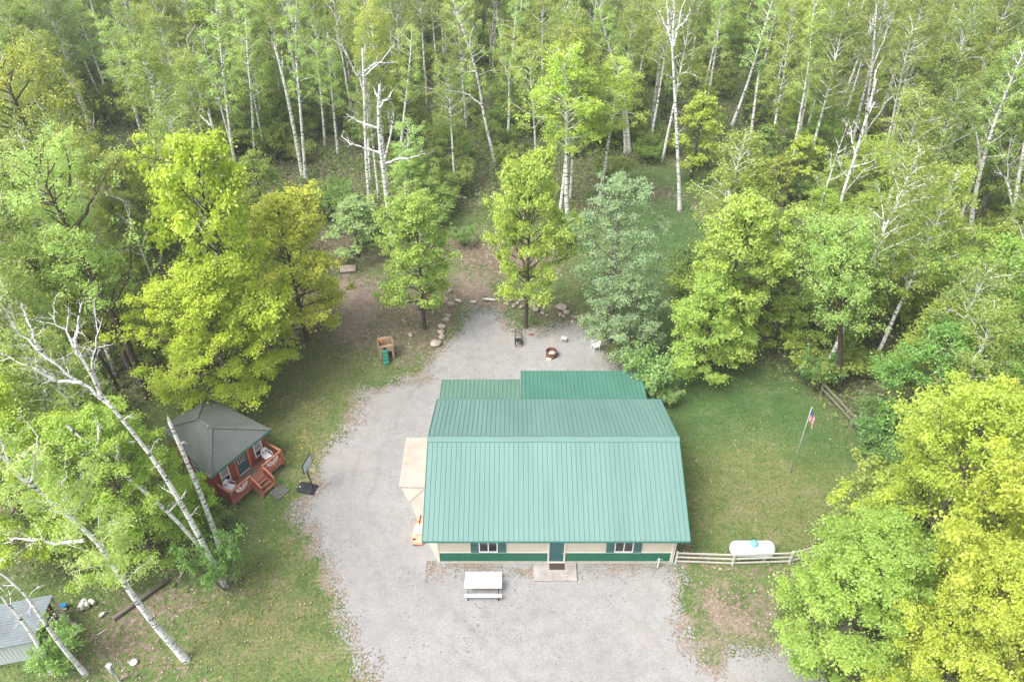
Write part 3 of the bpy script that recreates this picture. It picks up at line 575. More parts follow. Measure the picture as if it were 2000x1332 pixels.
# ---------------------------------------------------------------- cabin
EVZ = 2.75
cB, cR, cF, cL = (Vector((*G(*p, EVZ), EVZ)) for p in ((400, 773), (528, 838), (410, 932), (317, 836)))
k1, k2 = Vector((*G(382, 819, 4.35), 4.35)), Vector((*G(411, 834, 4.3), 4.3))
u = (cR - cF).normalized(); ang = math.atan2(u.y, u.x)
org = Vector((cF.x, cF.y, 0))
cab = empty('log_cabin', tuple(org), ang, 'small red log cabin with a grey-green shingle hip roof at the left of the drive', 'cabin')
inv = (Matrix.Translation(org) @ Matrix.Rotation(ang, 4, 'Z')).inverted()
lB, lR, lF, lL, l1, l2 = (inv @ q for q in (cB, cR, cF, cL, k1, k2))
rf = MB(); th = Vector((0, 0, -.14))
top = [lB, lR, lF, lL, l1, l2]
rf.add(top, [(0, 4, 5, 1), (1, 5, 2), (2, 5, 4, 3), (3, 4, 0)])
rfo = rf.build('roof', M['shingle'], cab)
so_ = rfo.modifiers.new('thick', 'SOLIDIFY'); so_.thickness = .09; so_.offset = -1 if True else 1
fs_ = MB()
for a, b in ((lB, lR), (lR, lF), (lF, lL), (lL, lB)):
    if (b - a).length > .1: fs_.beam(a + Vector((0, 0, -.10)), b + Vector((0, 0, -.10)), .05, .17)
fs_.build('fascia', M['gtrim'], cab)
hc = MB()
for a, b in ((lB, l1), (lL, l1), (l1, l2), (l2, lR), (l2, lF)): hc.beam(a + Vector((0, 0, .02)), b + Vector((0, 0, .02)), .24, .03)
hc.build('hip_cap', M['shingle'], cab)
MB().lathe([(.05, -.1), (.05, .16)], 10, tuple(l2 + Vector((-.12, .12, 0)))).build('vent_pipe', M['metal'], cab)
DZ = .62
fw0, fw1 = .45, (lR - lF).length - .42     # front wall from x=fw0 to fw1 at y = .42 (local), deck in front (negative y)
WYc = .42
cen = (lB + lR + lF + lL) / 4
ins = lambda q: (q.x + (cen.x - q.x) * .13, q.y + (cen.y - q.y) * .13)
base = [(fw0, WYc), (fw1, WYc), ins(lB), ins(lL)]
lg = MB(); zz = .12; rlog = .085
while zz < EVZ - .1:
    for (a, b) in zip(base, base[1:] + base[:1]):
        va = Vector((*a, zz)); vb = Vector((*b, zz)); d_ = (vb - va).normalized() * .06
        lg.tube([va - d_, vb + d_], rlog, 8)
    zz += .155
lg.poly([(x_ * .985 + cen.x * .015, y_ * .985 + cen.y * .015) for x_, y_ in base], .02, EVZ - .05)
lg.build('log_wall', M['log'], cab, smooth=True)
cx_ = (fw0 + fw1) / 2; yw = WYc - .1
dd = MB().box(cx_ - .46, cx_ + .46, yw - .03, yw + .03, DZ + .02, DZ + 2.02).build('door', M['doorg'], cab)
pn = MB().box(cx_ - .30, cx_ + .30, yw - .05, yw - .03, DZ + 1.05, DZ + 1.85).build('window', M['white'], dd)
gp = MB()
for i in range(3):
    for j in range(3): gp.box(cx_ - .27 + i * .19, cx_ - .27 + i * .19 + .16, yw - .056, yw - .045, DZ + 1.09 + j * .25, DZ + 1.09 + j * .25 + .22)
gp.build('pane', M['darkglass'], pn)
MB().box(cx_ - .5, cx_ + .5, yw - .09, yw + .0, DZ + .0, DZ + .045).build('threshold', M['white'], dd)
MB().lathe([(.03, 0), (.03, .05)], 8, (cx_ + .38, yw - .04, DZ + .95)).build('handle', M['metal'], dd)
for s in (-1, 1): MB().box(cx_ + s * .56 - .09, cx_ + s * .56 + .09, yw - .1, yw + .02, DZ, EVZ - .15).build('door_post', M['post'], cab)
def cwin(xc, y, rz=0, par=cab):
    o = MB().box(-.35, .35, -.07, .03, .78, .86).box(-.35, .35, -.07, .03, 2.05, 2.12).box(-.35, -.28, -.07, .03, .86, 2.05).box(.28, .35, -.07, .03, .86, 2.05).box(-.28, .28, -.05, .02, 1.33, 1.37).build('window', M['white'], par)
    MB().box(-.28, .28, -.03, .01, 1.2, 1.33).box(-.28, .28, -.03, .01, 1.37, 2.05).build('blind', M['blind'], o); MB().box(-.28, .28, -.03, .01, .86, 1.2).build('pane', M['darkglass'], o)
    o.location = (xc, y, 0); o.rotation_euler = (0, 0, rz); return o
ww = (fw1 - fw0)
cwin(fw0 + .17 * ww, yw - .02).location.z = .25; cwin(fw1 - .17 * ww, yw - .02).location.z = .25
la, lb_ = Vector((*base[3], 0)), Vector((*base[0], 0)); dl = lb_ - la; pm = la + dl * .62
ow = cwin(pm.x, pm.y, math.atan2(dl.y, dl.x)); ow.location.z = .1; ow.scale.x = 1.9; nrm = Vector((dl.y, -dl.x, 0)).normalized(); ow.location += nrm * .09
# hanging flower basket like lamps beside the door
for s in (-1, 1): MB().lathe([(.02, 0), (.09, .04), (.1, .14), (.02, .2)], 8, (cx_ + s * .82, yw - .12, DZ + 1.75)).build('porch_lamp', M['rust'], cab, smooth=True)
# deck
dk = empty('porch_deck', tuple(org + Matrix.Rotation(ang, 4, 'Z').to_3x3() @ Vector((cx_, yw - .1, 0))), ang, 'red stained wooden porch deck with railings and steps in front of the cabin door', 'porch')
DW, DD = ww / 2 + .05, 1.3
b_ = MB(); yb = -.02
while yb > -DD: b_.box(-DW, DW, yb - .135, yb, DZ - .05, DZ); yb -= .145
b_.build('deck_floor', M['deck'], dk)
MB().box(-DW, DW, -DD - .03, -DD + .01, DZ - .28, DZ - .052).box(-DW, -DW + .04, -DD, 0, DZ - .28, DZ - .052).box(DW - .04, DW, -DD, 0, DZ - .28, DZ - .052).build('rim_board', M['rail'], dk)
SW = .55
def railing(a, b, par):
    a = Vector((*a, 0)); b = Vector((*b, 0)); r_ = MB().beam(a + Vector((0, 0, DZ + .93)), b + Vector((0, 0, DZ + .93)), .14, .04)
    r_.beam(a + Vector((0, 0, DZ + .84)), b + Vector((0, 0, DZ + .84)), .04, .09); o = r_.build('handrail', M['rail'], par)
    n_ = max(2, int((b - a).length / .135)); bl = MB()
    for k in range(n_ + 1):
        p_ = a.lerp(b, k / n_); bl.box(p_.x - .019, p_.x + .019, p_.y - .019, p_.y + .019, DZ - .25, DZ + .80)
    bl.build('balusters', M['log'], par)
railing((-DW, -DD), (-SW, -DD), dk); railing((SW, -DD), (DW, -DD), dk); railing((-DW, 0), (-DW, -DD), dk); railing((DW, 0), (DW, -DD), dk)
for xx in (-DW, -SW, SW, DW):
    MB().box(xx - .045, xx + .045, -DD - .045, -DD + .045, 0, DZ + .9).build('post', M['rail'], dk)
for k in range(3):
    z_ = DZ - .155 * (k + 1); y_ = -DD - .28 * (k + 1)
    MB().box(-SW + .04, SW - .04, y_, y_ + .125, z_ - .035, z_).box(-SW + .04, SW - .04, y_ + .135, y_ + .26, z_ - .035, z_).build('step', M['deck'], dk)
for s in (-1, 1):
    x_ = s * SW
    MB().beam((x_, -DD - .02, DZ - .12), (x_, -DD - .95, .06), .04, .24).build('stringer', M['rail'], dk)
    st_ = MB().beam((x_, -DD + .05, DZ + .90), (x_, -DD - .95, .95), .12, .04); st_.build('handrail', M['rail'], dk)
    MB().box(x_ - .045, x_ + .045, -DD - .98, -DD - .89, 0, .94).build('post', M['rail'], dk)
    bl = MB()
    for k in range(1, 7):
        y_ = -DD - k * .135; f_ = k * .135 / .95; bl.box(x_ - .017, x_ + .017, y_ - .017, y_ + .017, DZ * (1 - f_) * .95, DZ + .85 - f_ * .55)
    bl.build('balusters', M['log'], dk)
def toworld(o, p): return o.matrix_basis @ Vector(p)
def bunting(xc, label):
    o = empty('bunting', toworld(dk, (xc, -DD - .05, DZ + .84)), ang, label, 'bunting', 'patriotic fans on the porch railing'); 
    for k, (r0, r1, m_) in enumerate(((.02, .12, 'red'), (.12, .26, 'flagwhite'), (.26, .31, 'red'), (.31, .45, 'flagwhite'))):
        vs = []; n = 18
        for i in range(n + 1):
            t = PI + PI * i / n; wob = .012 * (i % 2)
            vs += [(r0 * 1.15 * math.cos(t), -.02 - wob - k * .003, r0 * math.sin(t)), (r1 * 1.15 * math.cos(t), -.02 - wob - k * .003, r1 * math.sin(t) * (1 + .03 * (i % 2)))]
        b = MB().add(vs, [(2 * i, 2 * i + 1, 2 * i + 3, 2 * i + 2) for i in range(n)]).build('stripe', M[m_], o); s_ = b.modifiers.new('t', 'SOLIDIFY'); s_.thickness = .008
bunting(-DW / 2 - .25, 'half-round striped bunting on the left railing of the porch'); bunting(DW / 2 + .25, 'half-round striped bunting on the right railing of the porch')
dmat = MB().box(-.5, .5, -.52, -.06, DZ + .003, DZ + .022); tag(dmat.build('doormat', M['timber'], loc=tuple(dk.location), rz=ang), 'dark doormat on the red deck below the cabin door', 'doormat')
def plastic_chair(loc, rz, label, m='plastic', group=None):
    o = empty('plastic_chair', loc, rz, label, 'chair', group)
    s = MB(); n = 10
    s.poly([(-.22, -.22), (.22, -.22), (.25, 0), (.22, .2), (-.22, .2), (-.25, 0)], .40, .43); s.build('seat', M[m], o, bevel=.01)
    b = MB(); rows = []
    for j in range(9):                       # rounded back with slots
        z = .42 + j * .058; wd = .23 * (1 if j < 5 else math.sqrt(max(.05, 1 - ((j - 4.6) / 4.2) ** 2))); yy = .2 + .10 * j / 8
        rows.append((z, wd, yy))
    for (z0, w0, y0), (z1, w1, y1) in zip(rows, rows[1:]):
        full = z0 < .5 or z0 > .70
        spans = [(-1, 1)] if full else [(-1, -.7), (-.25, .25), (.7, 1)]
        for a, c in spans: b.add([(a * w0, y0 - .05 * (1 - a * a), z0), (c * w0, y0 - .05 * (1 - c * c), z0), (c * w1, y1 - .05 * (1 - c * c), z1), (a * w1, y1 - .05 * (1 - a * a), z1), (a * w0, y0 + .02, z0), (c * w0, y0 + .02, z0), (c * w1, y1 + .02, z1), (a * w1, y1 + .02, z1)], [(0, 1, 2, 3), (7, 6, 5, 4), (0, 4, 5, 1), (2, 6, 7, 3), (1, 5, 6, 2), (3, 7, 4, 0)])
    b.build('backrest', M[m], o); o.scale = (1.12, 1.12, 1.12)
    for s_ in (-1, 1):
        MB().tube([(s_ * .24, .24, .64), (s_ * .29, .05, .66), (s_ * .29, -.2, .64), (s_ * .27, -.24, .45)], .022, 8).build('armrest', M[m], o, smooth=True)
        MB().tube([(s_ * .21, -.2, .42), (s_ * .27, -.27, 0)], [.03, .018], 8).build('leg', M[m], o); MB().tube([(s_ * .21, .18, .42), (s_ * .25, .27, 0)], [.03, .018], 8).build('leg', M[m], o)
    return o
plastic_chair(toworld(dk, (-DW + .55, -.55, DZ)), ang + .25, 'white moulded plastic chair left of the steps on the cabin porch', group='white plastic chairs')
plastic_chair(toworld(dk, (DW - .62, -.5, DZ)), ang - .2, 'white moulded plastic chair right of the door on the cabin porch', group='white plastic chairs')
gs = toworld(dk, (.35, -DD - 1.45, 0)); tag(MB().poly([(-.55, -.5), (.5, -.55), (.55, .45), (-.5, .5)], -.05, .03).build('paving_slab', M['greymat'], loc=(gs.x, gs.y, 0), rz=ang), 'dark grey slab on the grass below the porch steps', 'slab')
# ---------------------------------------------------------------- things round the fire
rx, ry = G(1077, 695); fr_ = empty('fire_ring', (rx, ry, 0), 0, 'rusty round steel fire ring full of pale firewood on the gravel', 'fire ring')
MB().lathe([(.46, .0), (.46, .52), (.435, .52), (.435, .02)], 32, cap=False).lathe([(.475, .49), (.475, .53), (.43, .53), (.43, .49)], 32, cap=False).lathe([(.47, .25), (.47, .27)], 32, cap=False).build('ring', M['rust'], fr_, smooth=True)
MB().lathe([(.0, .2), (.43, .2), (.43, .02), (.0, .02)], 24).build('ash_bed', M['ashbed'], fr_)
rg_ = random.Random(4)
for k in range(13):
    a_ = rg_.uniform(0, PI); r0 = rg_.uniform(0, .2); t = rg_.uniform(0, 2 * PI); L_ = rg_.uniform(.10, .2); c_ = Vector((r0 * math.cos(t), r0 * math.sin(t), .24 + k * .008)); dv = Vector((math.cos(a_), math.sin(a_), rg_.uniform(-.3, .3))) * L_
    tag(MB().beam(c_ - dv, c_ + dv, rg_.uniform(.06, .1), rg_.uniform(.05, .09)).build('firewood', M['ash'], loc=(rx, ry, 0)), 'pale split firewood piece inside the rusty fire ring', 'firewood', 'split wood in the fire ring')
sx_, sy_ = G(1072, 703); tag(MB().box(-.2, .2, -.12, .12, 0, .14).box(-.2, -.0, .12, .16, 0, .1).build('paving_block', M['stool'], loc=(sx_, sy_, 0), rz=-.25, bevel=.01), 'pale block lying against the front of the fire ring', 'block')
sx_, sy_ = G(1101, 667); stl = empty('side_table', (sx_, sy_, 0), R(-25), 'small cream plastic side table behind the fire ring', 'side table')
MB().box(-.24, .24, -.2, .2, .36, .395).build('tabletop', M['stool'], stl, bevel=.012)
for a_ in (-1, 1):
    for c_ in (-1, 1): MB().tube([(a_ * .2, c_ * .16, .36), (a_ * .23, c_ * .19, 0)], [.03, .016], 6).build('leg', M['stool'], stl)
# rocking lounge chair seen from the front
lx_, ly_ = G(1013, 672); ch = empty('rocking_chair', (lx_, ly_, 0), R(3), 'black metal rocking chair on the gravel beside the maple trunk', 'chair')
MB().box(-.27, .27, -.22, .26, .40, .45).build('seat', M['black'], ch, bevel=.02)
bk = MB()
for s in (-1, 1): bk.tube([(s * .27, .26, .42), (s * .27, .62, 1.12)], .02, 6)
for k in range(7): f_ = k / 6; bk.tube([(-.27, .28 + .33 * f_, .5 + .62 * f_), (.27, .28 + .33 * f_, .5 + .62 * f_)], .016, 6)
bk.build('backrest', M['bmetal'], ch)
for s in (-1, 1):
    MB().tube([(s * .31, .38, .68), (s * .33, -.2, .66), (s * .33, -.24, .42), (s * .3, -.2, .06)], .024, 6).build('armrest', M['bmetal'], ch)
    MB().tube([(s * .27, -.48, .14), (s * .27, -.25, .045), (s * .27, .2, .03), (s * .27, .5, .12)], .022, 6).build('rocker', M['bmetal'], ch)
MB().tube([(-.27, -.46, .14), (0, -.52, .15), (.27, -.46, .14)], .016, 6).tube([(-.15, -.5, .15), (-.12, -.2, .40)], .014, 6).tube([(.15, -.5, .15), (.12, -.2, .40)], .014, 6).tube([(-.27, -.2, .42), (-.27, -.2, .05)], .018, 6).tube([(.27, -.2, .42), (.27, -.2, .05)], .018, 6).build('front_frame', M['bmetal'], ch)
cc = plastic_chair((*G(1163, 683), 0), R(-75), 'white plastic chair with pale blue cloth under the grey-green poplar', 'plastic')
p_ = G(1163, 683); cl = MB(); n = 8
vs = [(-.2 + .4 * i / n, -.15 + .33 * j / n, .447 + .012 * math.sin(5 * i + 3 * j)) for j in range(n + 1) for i in range(n + 1)]
o_ = MB().add(vs, [(j * (n + 1) + i, j * (n + 1) + i + 1, (j + 1) * (n + 1) + i + 1, (j + 1) * (n + 1) + i) for j in range(n) for i in range(n)]).build('towel', M['bluecloth'], loc=(p_[0], p_[1], 0), rz=R(-75)); o_.modifiers.new('t', 'SOLIDIFY').thickness = .01
tag(o_, 'pale blue towel on the white chair under the poplar', 'towel')
# red scrap and dead sticks left of it
rx_, ry_ = G(1037, 655); rp = MB().lathe([(.07, 0), (.09, .14), (.05, .18)], 10).tube([(-.32, .05, .03), (0, .02, .06), (.3, .1, .03)], .022, 6)
tag(rp.build('red_toy', M['redp'], loc=(rx_, ry_, 0)), 'small red plastic toy on the gravel beside the rocking chair', 'toy')
# ---------------------------------------------------------------- play climber
px_, py_ = G(752, 702); pl = empty('play_climber', (px_ + .1, py_ + .45, 0), R(14), 'brown plastic toddler climber with green steps on the grass', 'play climber')
def panel(x0, x1, y0, y1, h0, h1, name='panel', hole=False):
    b = MB()
    if hole:
        b.box(x0, x1, y0, y1, .75, h1).box(x0, x0 + .12, y0, y1, 0, .75).box(x1 - .1, x1, y0, y1, 0, .75).box(x0, x1, y0 - .01, y1 + .01, h1 - .02, h1 + .05)
    else:
        b.add([(x0, y0, 0), (x1, y0, 0), (x1, y1, 0), (x0, y1, 0), (x0, y0, h0), (x1, y0, h0), (x1, y1, h1), (x0, y1, h1)], [(0, 3, 2, 1), (4, 5, 6, 7), (0, 1, 5, 4), (1, 2, 6, 5), (2, 3, 7, 6), (3, 0, 4, 7)])
    return b.build(name, M['play'], pl, bevel=.02)
panel(-.5, -.44, -.4, .45, 1.25, 1.3); panel(.44, .5, -.4, .45, 1.25, 1.3)
panel(-.44, .44, .39, .45, 1.25, 1.4); panel(-.44, .44, -.4, -.34, 0, 1.2, 'front_panel', True)
MB().box(-.43, .43, -.33, .38, .68, .74).build('platform', M['play'], pl)
MB().box(-.20, .0, -.43, -.39, .85, 1.12).build('opening', M['bmetal'], pl)
ss = MB(); ss.beam((-.12, -.42, .95), (-.12, -.98, .03), .36, .06)
for k in range(4): f_ = (k + .6) / 4.4; ss.box(-.27, .03, -.42 - .56 * f_ - .12, -.42 - .56 * f_ + .0, .95 - .9 * f_ - .02, .95 - .9 * f_ + .04)
ss.build('steps', M['playgreen'], pl, bevel=.012); pl.scale = (1.25, 1.25, 1.15)
MB().tube([(-.25 + .12 * math.cos(t), .25, 1.22 + .12 * math.sin(t)) for t in np.linspace(0, 2 * PI, 17)], .03, 8, False).tube([(-.35, .25, 1.22), (-.15, .25, 1.22)], .03, 6).tube([(-.25, .25, 1.12), (-.25, .38, 1.1)], .03, 6).build('steering_wheel', M['playorange'], pl, smooth=True)
# ---------------------------------------------------------------- rocks, logs and timber
def rock(px, py, r, label, fl=.7, group='field stones along the gravel edge', seed=0):
    rg = np.random.RandomState(seed + 11); n1, n2 = 9, 14; vs = []; ph = rg.rand(6) * 6
    for i in range(n1 + 1):
        for j in range(n2):
            a = PI * i / n1; t = 2 * PI * j / n2
            k = 1 + .10 * math.sin(2 * t + ph[0]) + .08 * math.sin(3 * t + 2 * a + ph[1]) + .07 * math.sin(4 * a + ph[2]) + rg.uniform(-.025, .025)
            vs.append((r * k * math.sin(a) * math.cos(t) * (1 + .25 * math.sin(ph[3])), r * k * math.sin(a) * math.sin(t), r * k * fl * math.cos(a)))
    fs = [(i * n2 + j, (i + 1) * n2 + j, (i + 1) * n2 + (j + 1) % n2, i * n2 + (j + 1) % n2) for i in range(n1) for j in range(n2)]
    x, y = G(px, py); o = MB().add(vs, fs).build('boulder', M['rock'], loc=(x, y, r * fl * .55), rz=ph[4], smooth=True); tag(o, label, 'boulder', group); return o
RK = [(851, 673, .52, 'wide flat boulder at the lower end of the left stone row', .45), (863, 660, .27, 'small pale boulder just above the wide flat one in the left row', .8), (862, 650, .27, 'rounded grey boulder, third from the bottom of the left stone row', .8),
      (863, 640, .33, 'squarish pale boulder near the middle of the left stone row', .75), (872, 626, .26, 'pinkish rounded boulder at the bend of the left stone row', .8), (866, 626, .17, 'small stone at the bend of the left stone row', .8), (877, 618, .2, 'small pale stone at the top of the left stone row', .7), (872, 616, .16, 'tiny stone at the top of the left stone row', .8),
      (880, 597, .3, 'tall pale boulder by the white birch logs', .9), (870, 589, .3, 'light boulder up the bank behind the left stone row', .7), (879, 570, .26, 'grey boulder highest on the bank behind the left row', .8), (850, 577, .26, 'brownish boulder beside the brown board panel', .8), (847, 612, .22, 'brown stone right of the left maple trunk', .8), (802, 656, .24, 'lone brown stone left of the left maple trunk', .8),
      (1043, 594, .50, 'large round grey boulder right of the central maple trunk', .75), (1046, 606, .28, 'pale boulder just below the large round one', .8), (1097, 602, .48, 'large boulder with a dark hollow on top near the poplar', .6), (1106, 612, .27, 'white boulder below the hollowed boulder', .8), (1094, 617, .22, 'grey stone left of the white boulder', .8), (1101, 619, .18, 'small stone between the white and grey boulders', .8),
      (991, 595, .2, 'small stone at the left end of the central heap', .8), (997, 588, .2, 'upper small stone of the central heap', .8), (1004, 599, .24, 'rounded pale stone in the middle of the central heap', .8), (1011, 593, .2, 'brownish stone in the central heap', .8), (1018, 601, .2, 'stone of the central heap nearest the maple trunk', .8), (1016, 588, .17, 'small high stone of the central heap', .8),
      (1060, 612, .2, 'small grey stone in the leaves right of the large boulder', .7), (1068, 617, .15, 'tiny stone in the leaves between the large boulders', .7), (1127, 621, .2, 'stone at the gravel corner under the poplar', .7), (1033, 598, .17, 'small stone against the right side of the maple trunk', .8), (1052, 583, .18, 'small stone above the large round boulder', .8)]
for k, (a, b, r, l, f_) in enumerate(RK): rock(a, b, r, l, f_, seed=k * 7)
def log(p0, p1, r, label, m='birch', group=None, name='birch_log', z=None):
    a = Vector((*G(*p0), (z or r) * 1.)); b = Vector((*G(*p1), (z or r) * 1.)); c = (a + b) / 2; o = empty(name, tuple(c), 0, label, 'log', group)
    mid = (a + b) / 2 + Vector((0, 0, .0)); MB().tube([a - c, mid - c + Vector((.02, .01, .01)), b - c], [r * 1.05, r, r * .92], 12, True).build('bark', M[m], o, smooth=True)
    d = (b - a).normalized() * .008
    for q, s in ((a, -1), (b, 1)): MB().tube([q - c + d * s * .2, q - c + d * s], r * .88, 12).build('cut_end', M['cutend'], o)
    return o
for k, (a, b, r, l) in enumerate([((889, 588), (901, 591), .11, 'short white birch log at the left of the row by the boulders'), ((920, 591), (930, 592), .1, 'shortest white birch log lying on the path'), ((941, 586), (968, 588), .12, 'long white birch log at the right of the row on the leaves'),
        ((860, 395), (872, 394), .13, 'left log of the white row at the clearing edge'), ((876, 391), (888, 390), .13, 'second log of the white row at the clearing edge'), ((889, 385), (902, 385), .13, 'highest log of the white row at the clearing edge'), ((940, 393), (952, 393), .13, 'right log of the white row beside the central maple crown'), ((803, 391), (823, 391), .12, 'half hidden log left of the white row in the brush'), ((903, 388), (912, 389), .11, 'small log at the right of the highest white log'),
        ((157, 1195), (162, 1180), .17, 'upright-lying thick birch log left of three by the shed'), ((170, 1190), (166, 1176), .2, 'fattest birch log in the middle of three by the shed'), ((176, 1176), (186, 1180), .14, 'small birch log right of three by the shed'), ((145, 1222), (155, 1232), .14, 'single birch log in front of the shed opening'), ((195, 1205), (206, 1197), .1, 'thin birch log half under the maple twigs'),
        ((1541, 587), (1553, 582), .08, 'short white stick on the grass under the right trees'), ((1664, 617), (1674, 622), .13, 'pale cut log in the right undergrowth')]):
    log(a, b, r, l, group='cut birch logs')
log((1573, 540), (1612, 570), .08, 'upper piece of the fallen white birch in the right woods', group='fallen birch pieces', name='fallen_birch'); log((1618, 575), (1660, 610), .07, 'middle piece of the fallen white birch in the right woods', group='fallen birch pieces', name='fallen_birch'); log((1700, 628), (1745, 662), .1, 'lower piece of the fallen white birch in the right woods', group='fallen birch pieces', name='fallen_birch')
log((326, 560), (324, 655), .13, 'fallen birch trunk lying behind the yellow maples at left', name='fallen_birch'); log((520, 322), (560, 285), .07, 'thin fallen birch in the dark wood behind the maples', name='fallen_birch')
log((328, 1135), (222, 1210), .14, 'long dark weathered timber lying on the leaves behind the big birch', 'timber', name='landscape_timber'); log((373, 1094), (350, 1129), .035, 'pale straight stick on the brown leaves', 'stool', name='stick'); log((210, 1228), (190, 1240), .03, 'thin pale stick near the birch logs', 'stool', name='stick')
log((1420, 262), (1437, 330), .09, 'grey fallen trunk leaning down the slope behind the bright maple', 'grey', name='fallen_birch')
# pallet of mixed stones, brown board panel, white bag, post with box
qx, qy = G(680, 527); pal = empty('pallet', (qx, qy, 0), R(8), 'small patterned pallet at the end of the dirt path', 'pallet')
MB().box(-.75, .75, -.55, .55, .0, .14).build('frame', M['timber'], pal)
b = MB(); [b.box(-.74 + k * .165, -.62 + k * .165, -.54, .54, .141, .17) for k in range(9)]; b.build('slats', M['rock'], pal)
qx, qy = G(832, 612); bp_ = empty('board_panel', (qx - .1, qy + .45, 0), R(4), 'dark brown upright board box behind the left maple trunk', 'box')
b = MB(); [b.box(-.55 + k * .19, -.37 + k * .19, -.04, .04, 0, 1.35 - .03 * (k % 2)) for k in range(6)]; b.build('boards', M['brown'], bp_); MB().box(-.56, .6, .04, .7, 0, 1.3).build('box_body', M['brown'], bp_)
qx, qy = G(262, 1294); b = MB(); b.lathe([(.02, 0), (.2, .03), (.22, .1), (.14, .18), (.02, .2)], 11); tag(b.build('white_bag', M['white'], loc=(qx, qy, 0)), 'small crumpled white bag on the leaves near the leaning birch', 'bag')
qx, qy = G(234, 1330); hp_ = height_of((234, 1330), (213, 1297)); po = empty('utility_post', (qx, qy, 0), R(-20), 'grey utility post with a small meter box at the bottom left', 'post')
MB().box(-.06, .06, -.05, .05, -.1, hp_).build('post', M['metal'], po); MB().box(-.14, .14, -.17, -.05, hp_ * .62, hp_ * .95).box(-.15, .15, -.18, .06, hp_, hp_ + .04).build('meter_box', M['metal'], po, bevel=.015)
# ---------------------------------------------------------------- metal shed at bottom left
b0 = Vector((*G(100, 1297), 0)); shz = 1.9
ec = Vector((*G(63, 1253, shz), shz)); tc_ = Vector((*G(103, 1161, 2.35), 2.35)); el = Vector((*G(-20, 1269, shz), shz)); tl_ = Vector((*G(0, 1180, 2.35), 2.35))
dv = (tc_ - ec); ux = (ec - el).normalized(); ra = math.atan2(ux.y, ux.x)
she = empty('woodshed', (ec.x, ec.y, 0), ra, 'grey metal-roofed woodshed with pale siding at the bottom left corner', 'shed'); I2 = (Matrix.Translation((ec.x, ec.y, 0)) @ Matrix.Rotation(ra, 4, 'Z')).inverted()
t2 = I2 @ tc_; SL = 5.2; d2 = t2.y
r_ = MB().add([(0, 0, shz), (t2.x, d2, 2.35), (t2.x - SL, d2, 2.35), (-SL, 0, shz), (0, 0, shz - .06), (t2.x, d2, 2.29), (t2.x - SL, d2, 2.29), (-SL, 0, shz - .06)], [(0, 1, 2, 3), (7, 6, 5, 4), (0, 4, 5, 1), (1, 5, 6, 2), (2, 6, 7, 3), (3, 7, 4, 0)])
for k in range(1, 16):
    f_ = k / 16; y_ = d2 * f_; z_ = shz + .45 * f_; r_.box(-SL + t2.x * f_ + .02, t2.x * f_ - .02, y_ - .02, y_ + .02, z_ - .005, z_ + .02)
r_.build('roof', M['shedroof'], she)
wb = I2 @ b0; wx1 = min(-.15, wb.x)
s_ = MB().box(-SL + .1, -.12, .22, .28, 0, shz - .1); x = -SL + .2
while x < -.2: s_.box(x, x + .03, .205, .22, 0, shz - .12); x += .2
s_.build('wall', M['shedwall'], she)
MB().box(-SL + .1, t2.x - .5, d2 - .3, d2 - .24, 0, 2.2).build('back_wall', M['timber'], she)
for (xx, yy, h_) in ((-.1, .25, 1.9), (t2.x - .35, d2 - .25, 2.25), (t2.x * .5 - .2, d2 * .5, 2.05)): MB().box(xx - .06, xx + .06, yy - .06, yy + .06, 0, h_).build('post', M['brown'], she)
MB().beam((t2.x - .1, d2 - .1, 2.2), (t2.x + .9, d2 - 1.3, .05), .14, .06).build('brace', M['oldfence'], she)
rg_ = random.Random(8)
for k in range(34):
    row = k // 9; i = k % 9; q = Vector((.05 + .32 * row - (.0 if row < 3 else .25) + t2.x * .3, .75 + i * .26 + rg_.uniform(-.04, .04), .1 + (.14 * (k % 3) + .3 * (3 - row) * .4)))
    q.x -= .35; a_ = rg_.uniform(-.3, .3); d_ = Vector((math.cos(a_), math.sin(a_), 0)) * rg_.uniform(.16, .22); rr_ = rg_.uniform(.06, .1)
    o = MB().tube([q - d_, q + d_], rr_, 7).build('firewood', M['birch' if k % 2 else 'ash'], loc=(ec.x, ec.y, 0), rz=ra); tag(o, 'split birch firewood stacked in the open end of the woodshed', 'firewood', 'firewood stacked in the woodshed')
qx, qy = G(127, 1187); tag(MB().lathe([(.16, 0), (.2, .3), (.17, .34)], 12).build('blue_bucket', M['tarp'], loc=(qx, qy, 0)), 'bright blue bucket behind the woodshed brace', 'bucket')
# dark puddles in the wood
for (a, b_, r, l) in ((850, 238, 3.6, 'brown puddle'), (1165, 0, 0, '')):
    if r:
        x, y = G(a, b_ + 25); pts = [(x + r * math.cos(t) * (1 + .3 * math.sin(3 * t)), y + r * .8 * math.sin(t) * (1 + .25 * math.cos(2 * t))) for t in np.linspace(0, 2 * PI, 24)[:-1]]
        tag(MB().poly(pts, -.04, .004).build('pond_water', M['water']), kind='structure')
